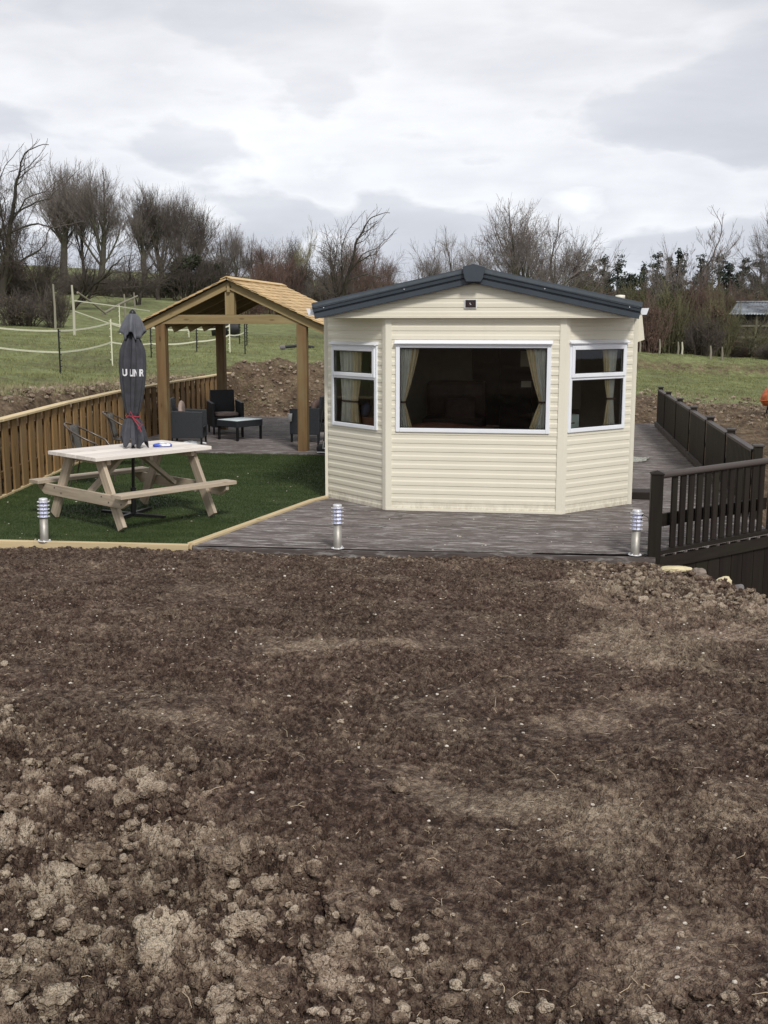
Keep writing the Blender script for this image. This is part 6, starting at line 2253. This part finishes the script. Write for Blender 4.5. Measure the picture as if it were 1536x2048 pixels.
# ivy covered and evergreen masses
shrub(372, 606, 496, 74, 110, 'big dark ivy clad evergreen mass behind the left slope of the shelter roof', 'twigdark', 'ivy', 1, 60, 9000, 'ivy_clad_tree', .10, 'evergreen masses')
shrub(428, 612, 512, 76, 90, 'dark evergreen mass directly behind the shelter ridge', 'twigdark', 'ivy', 2, 50, 6000, 'ivy_clad_tree', .10, 'evergreen masses')
shrub(20, 602, 500, 64, 110, 'dark reddish undergrowth at the left edge of the photo', 'twigred', 'brown', 3, 90, 1800, group='undergrowth below the left trees')
shrub(78, 604, 528, 64, 110, 'dark brown undergrowth below the twisted trees', 'twigdark', 'bracken', 4, 80, 2000, group='undergrowth below the left trees')
shrub(112, 640, 575, 47, 70, 'low brown bramble tangle round the grey broken post', 'twigdark', 'bracken', 5, 60, 900, group='undergrowth below the left trees')
shrub(40, 640, 585, 47, 120, 'low dark bramble tangle on the bank at the left edge', 'twigdark', 'bracken', 6, 70, 1200, group='undergrowth below the left trees')
# hedge across the slope
k = 0
for x, yt, yb in ((140, 544, 596), (172, 542, 594), (205, 548, 592), (240, 552, 590), (275, 552, 590), (308, 556, 592), (336, 562, 596)):
    shrub(x, yb, yt, 78, 62, ['leftmost bush of the clipped field hedge', 'second bush of the field hedge', 'third bush of the field hedge', 'middle bush of the field hedge', 'fifth bush of the field hedge',
                              'sixth bush of the field hedge', 'rightmost bush of the field hedge beside the ivy mass'][k], 'twigdark', 'hedge', 20 + k, 40, 2600, 'hedge_bush', .07, 'bushes of the field hedge')
    k += 1
# brown thicket between shelter and caravan
bt = [(500, 640, 545, 80, 'brown'), (535, 640, 520, 82, 'brown'), (572, 640, 512, 82, 'brown'), (610, 645, 520, 82, 'bracken'), (648, 650, 548, 70, 'bracken'), (690, 655, 545, 80, 'brown'), (735, 655, 540, 82, 'brown'),
      (775, 655, 555, 60, 'brown'), (560, 632, 560, 90, 'ivy'), (640, 640, 575, 90, 'ivy'), (700, 640, 590, 90, 'brown')]
bl = ['brown leafless thicket bush left of the shelter roof end', 'tall brown thicket bush behind the shingled slope', 'tallest brown thicket bush under the pale willow', 'brown thicket bush right under the pale willow',
      'brown bush at the foot of the crooked hawthorn', 'reddish brown bush right of the crooked hawthorn', 'reddish brown bush above the left caravan eave', 'last reddish bush before the sky gap', 'dark green undergrowth behind the shelter roof',
      'dark green undergrowth between shelter and caravan', 'low brown undergrowth close to the caravan eave']
for k, ((x, yb, yt, wp, lf), lb) in enumerate(zip(bt, bl)):
    shrub(x, yb, yt, 62 + (k % 3) * 4, wp, lb, 'twigred' if lf == 'brown' else 'twigdark', lf, 40 + k, 95, 2600, lsize=.05, group='brown thicket behind the shelter')
# behind the caravan to the right
rt = [(1120, 660, 560, 80, 'gorse', 'twigolive'), (1165, 660, 552, 80, 'gorse', 'twigolive'), (1225, 690, 590, 90, 'brown', 'twigred'), (1268, 700, 560, 80, 'gorse', 'twigolive'), (1290, 712, 600, 90, 'brown', 'twigred'),
      (1335, 715, 570, 90, 'gorse', 'twigolive'), (1345, 718, 625, 90, 'bracken', 'twigdark'), (1388, 718, 560, 90, 'brown', 'twigred'), (1405, 722, 630, 80, 'bracken', 'twigdark'), (1432, 722, 590, 80, 'brown', 'twigolive'),
      (1450, 726, 655, 70, 'bracken', 'twigdark'), (1495, 732, 690, 70, 'brown', 'twigred'), (1535, 735, 690, 60, 'bracken', 'twigdark'), (1300, 716, 655, 90, 'bracken', 'twigdark'), (1480, 640, 575, 80, 'brown', 'twigred'),
      (1530, 640, 570, 80, 'brown', 'twigolive'), (1420, 640, 570, 70, 'gorse', 'twigolive'), (1255, 655, 575, 80, 'ivy', 'twigdark')]
rl_ = ['olive bush low over the right slope of the caravan roof', 'olive bush beside it, left of the first pines', 'reddish bush just beyond the caravan flue', 'olive bush at the left of the right hand thicket', 'reddish brown bush behind the right caravan gutter',
       'tall olive bush left of the slim bare tree', 'low dark brambles at the foot of the slim bare tree', 'tall reddish birch bush right of the slim bare tree', 'low dark brambles right of the pale yellow post', 'brown olive bush left of the barn',
       'low dark brambles against the left end of the barn', 'low reddish bush in front of the barn door', 'low dark bush at the right edge in front of the barn', 'low dark brambles behind the leaning field posts', 'brown bush behind the barn roof',
       'olive brown bush above the barn roof at the right edge', 'olive bush left of the barn roof, farther back', 'dark green bush behind the flue']
for k, ((x, yb, yt, wp, lf, tw), lb) in enumerate(zip(rt, rl_)):
    shrub(x, yb, yt, (61 + (k % 4) * 1.5) if yb > 670 else 74, wp, lb, tw, lf, 70 + k, 95, 2300, lsize=.05, group='thicket right of the caravan')

# farther woodland that closes the view behind everything, and the moorland hill
HX, HY = np.meshgrid(np.linspace(-420, 200, 90), np.linspace(240, 700, 30))
HZ = 2 + 15.5 * np.exp(-((HX + 150) / 120) ** 2) * sstep(240, 330, HY) + 3 * np.exp(-((HX - 60) / 90) ** 2) * sstep(240, 300, HY) + .8 * vnoise(HX / 40, HY / 40, 77)
ny, nx = HX.shape; idx = np.arange(ny * nx).reshape(ny, nx)
M['hill'] = plain('moorland', (.30, .235, .135), .95, var=.25, scale=.02)
o = npmesh('hills', np.stack([HX.ravel(), HY.ravel(), HZ.ravel()], 1), np.stack([idx[:-1, :-1], idx[:-1, 1:], idx[1:, 1:], idx[1:, :-1]], -1).reshape(-1, 4), M['hill'], smooth=True)
tag(o, kind='structure')


def wood_mass(name, label, pxs, pyb, pyt, Y, n, mat, size):
    rg = np.random.RandomState(9)
    cs = []; rs_ = []
    for x in pxs:
        a = at(x, pyb, Y=Y); b = at(x, pyt + rg.uniform(-4, 8), Y=Y)
        h = b.z - a.z
        cs.append((a.x, Y + rg.uniform(-2, 2), a.z + h * .45)); rs_.append((Y * 15 / CAM_F, 1.5, h * .5))
    V, F = leaves_cloud(rg, cs, rs_, n, size)
    o = npmesh(name, V, F, M[mat]); tag(o, label, 'woodland', None, 'stuff')


wood_mass('far_woodland', 'distant dark woodland closing the view between the thickets', range(400, 1560, 22), 655, 580, 118, 26000, 'twigdark', .22)

# rough grass and weeds on the field bank
field_poly = [(-20, 14), (-8.1, 14), (-8.1, 26), (-3, 30), (-3, 46), (-24, 46)]
M['fieldgrass'] = leafmat('field_grass', (.19, .20, .085), .4)
M['deadgrass'] = leafmat('dead_grass', (.27, .24, .14), .35)
gzz = lambda x, y: ground_z(x, y) - .01
blades('field_grass', 90000, field_poly, .07, .010, M['fieldgrass'], 'short rough grass of the field left of the shelter', gzz, .8,
       lambda x, y: (.25 + .75 * (fbm(x / 1.2, y / 1.2, 3, 81) > -.1)) * (1 - .9 * ((fenceX(y) - x < 1.0) & (y < 27))) * (16 / y) ** .5)
blades('right_field_grass', 40000, [(1.5, 32.5), (9, 32.5), (13, 56), (2, 56)], .06, .012, M['fieldgrass'], 'short rough grass of the field right of the caravan', gzz, .8)
blades('bank_weeds', 5000, [(-9.4, 13), (-8.3, 13), (-8.2, 26.5), (-9.4, 26.5)], .13, .008, M['deadgrass'], 'pale dead grass tufts along the top of the cut bank', gzz, 1.0, lambda x, y: (fbm(x / .4, y / .4, 3, 83) > .15).astype(float))
blades('right_weeds', 2500, [(2.7, 24), (8, 24), (10, 34), (3, 34)], .10, .008, M['deadgrass'], 'sparse pale weeds on the churned ground beyond the long dark fence', gzz, 1.0)
scatter_far = [('spoil_clods', 900, (-8.2, -2.9), (26.0, 30.5), 'clods and rubble on the heap behind the shelter'), ('bank_clods', 700, (-9.0, -8.0), (12, 26), 'crumbling clods on the cut bank behind the board fence'),
               ('field_clods', 900, (1.2, 9), (25.5, 33), 'churned clods beyond the end of the right deck')]
for nm, n_, xr, yr, lb in scatter_far:
    V0_, F0_ = ico(2)
    Vs = []; Fs = []; D = []
    pr = [lumpy(V0_, 700 + k, .45) for k in range(8)]
    xx = rng.uniform(*xr, n_); yy = rng.uniform(*yr, n_); zz = ground_z(xx, yy)
    for k in range(n_):
        s_ = .012 + .05 * rng.uniform() ** 3
        v = (pr[k % 8] @ np.array(Euler(rng.uniform(0, 6, 3)).to_matrix()).T) * np.array([1, .8, .7]) * s_
        Vs.append(v + [xx[k], yy[k], zz[k] + s_ * .5 + .03]); Fs.append(F0_ + k * len(V0_)); D.append(np.full(len(V0_), rng.uniform(.35, 1)))
    o = npmesh(nm, np.concatenate(Vs), np.concatenate(Fs), M['soil'], attrs={'paler': np.concatenate(D)})
    tag(o, lb, 'soil', None, 'stuff')
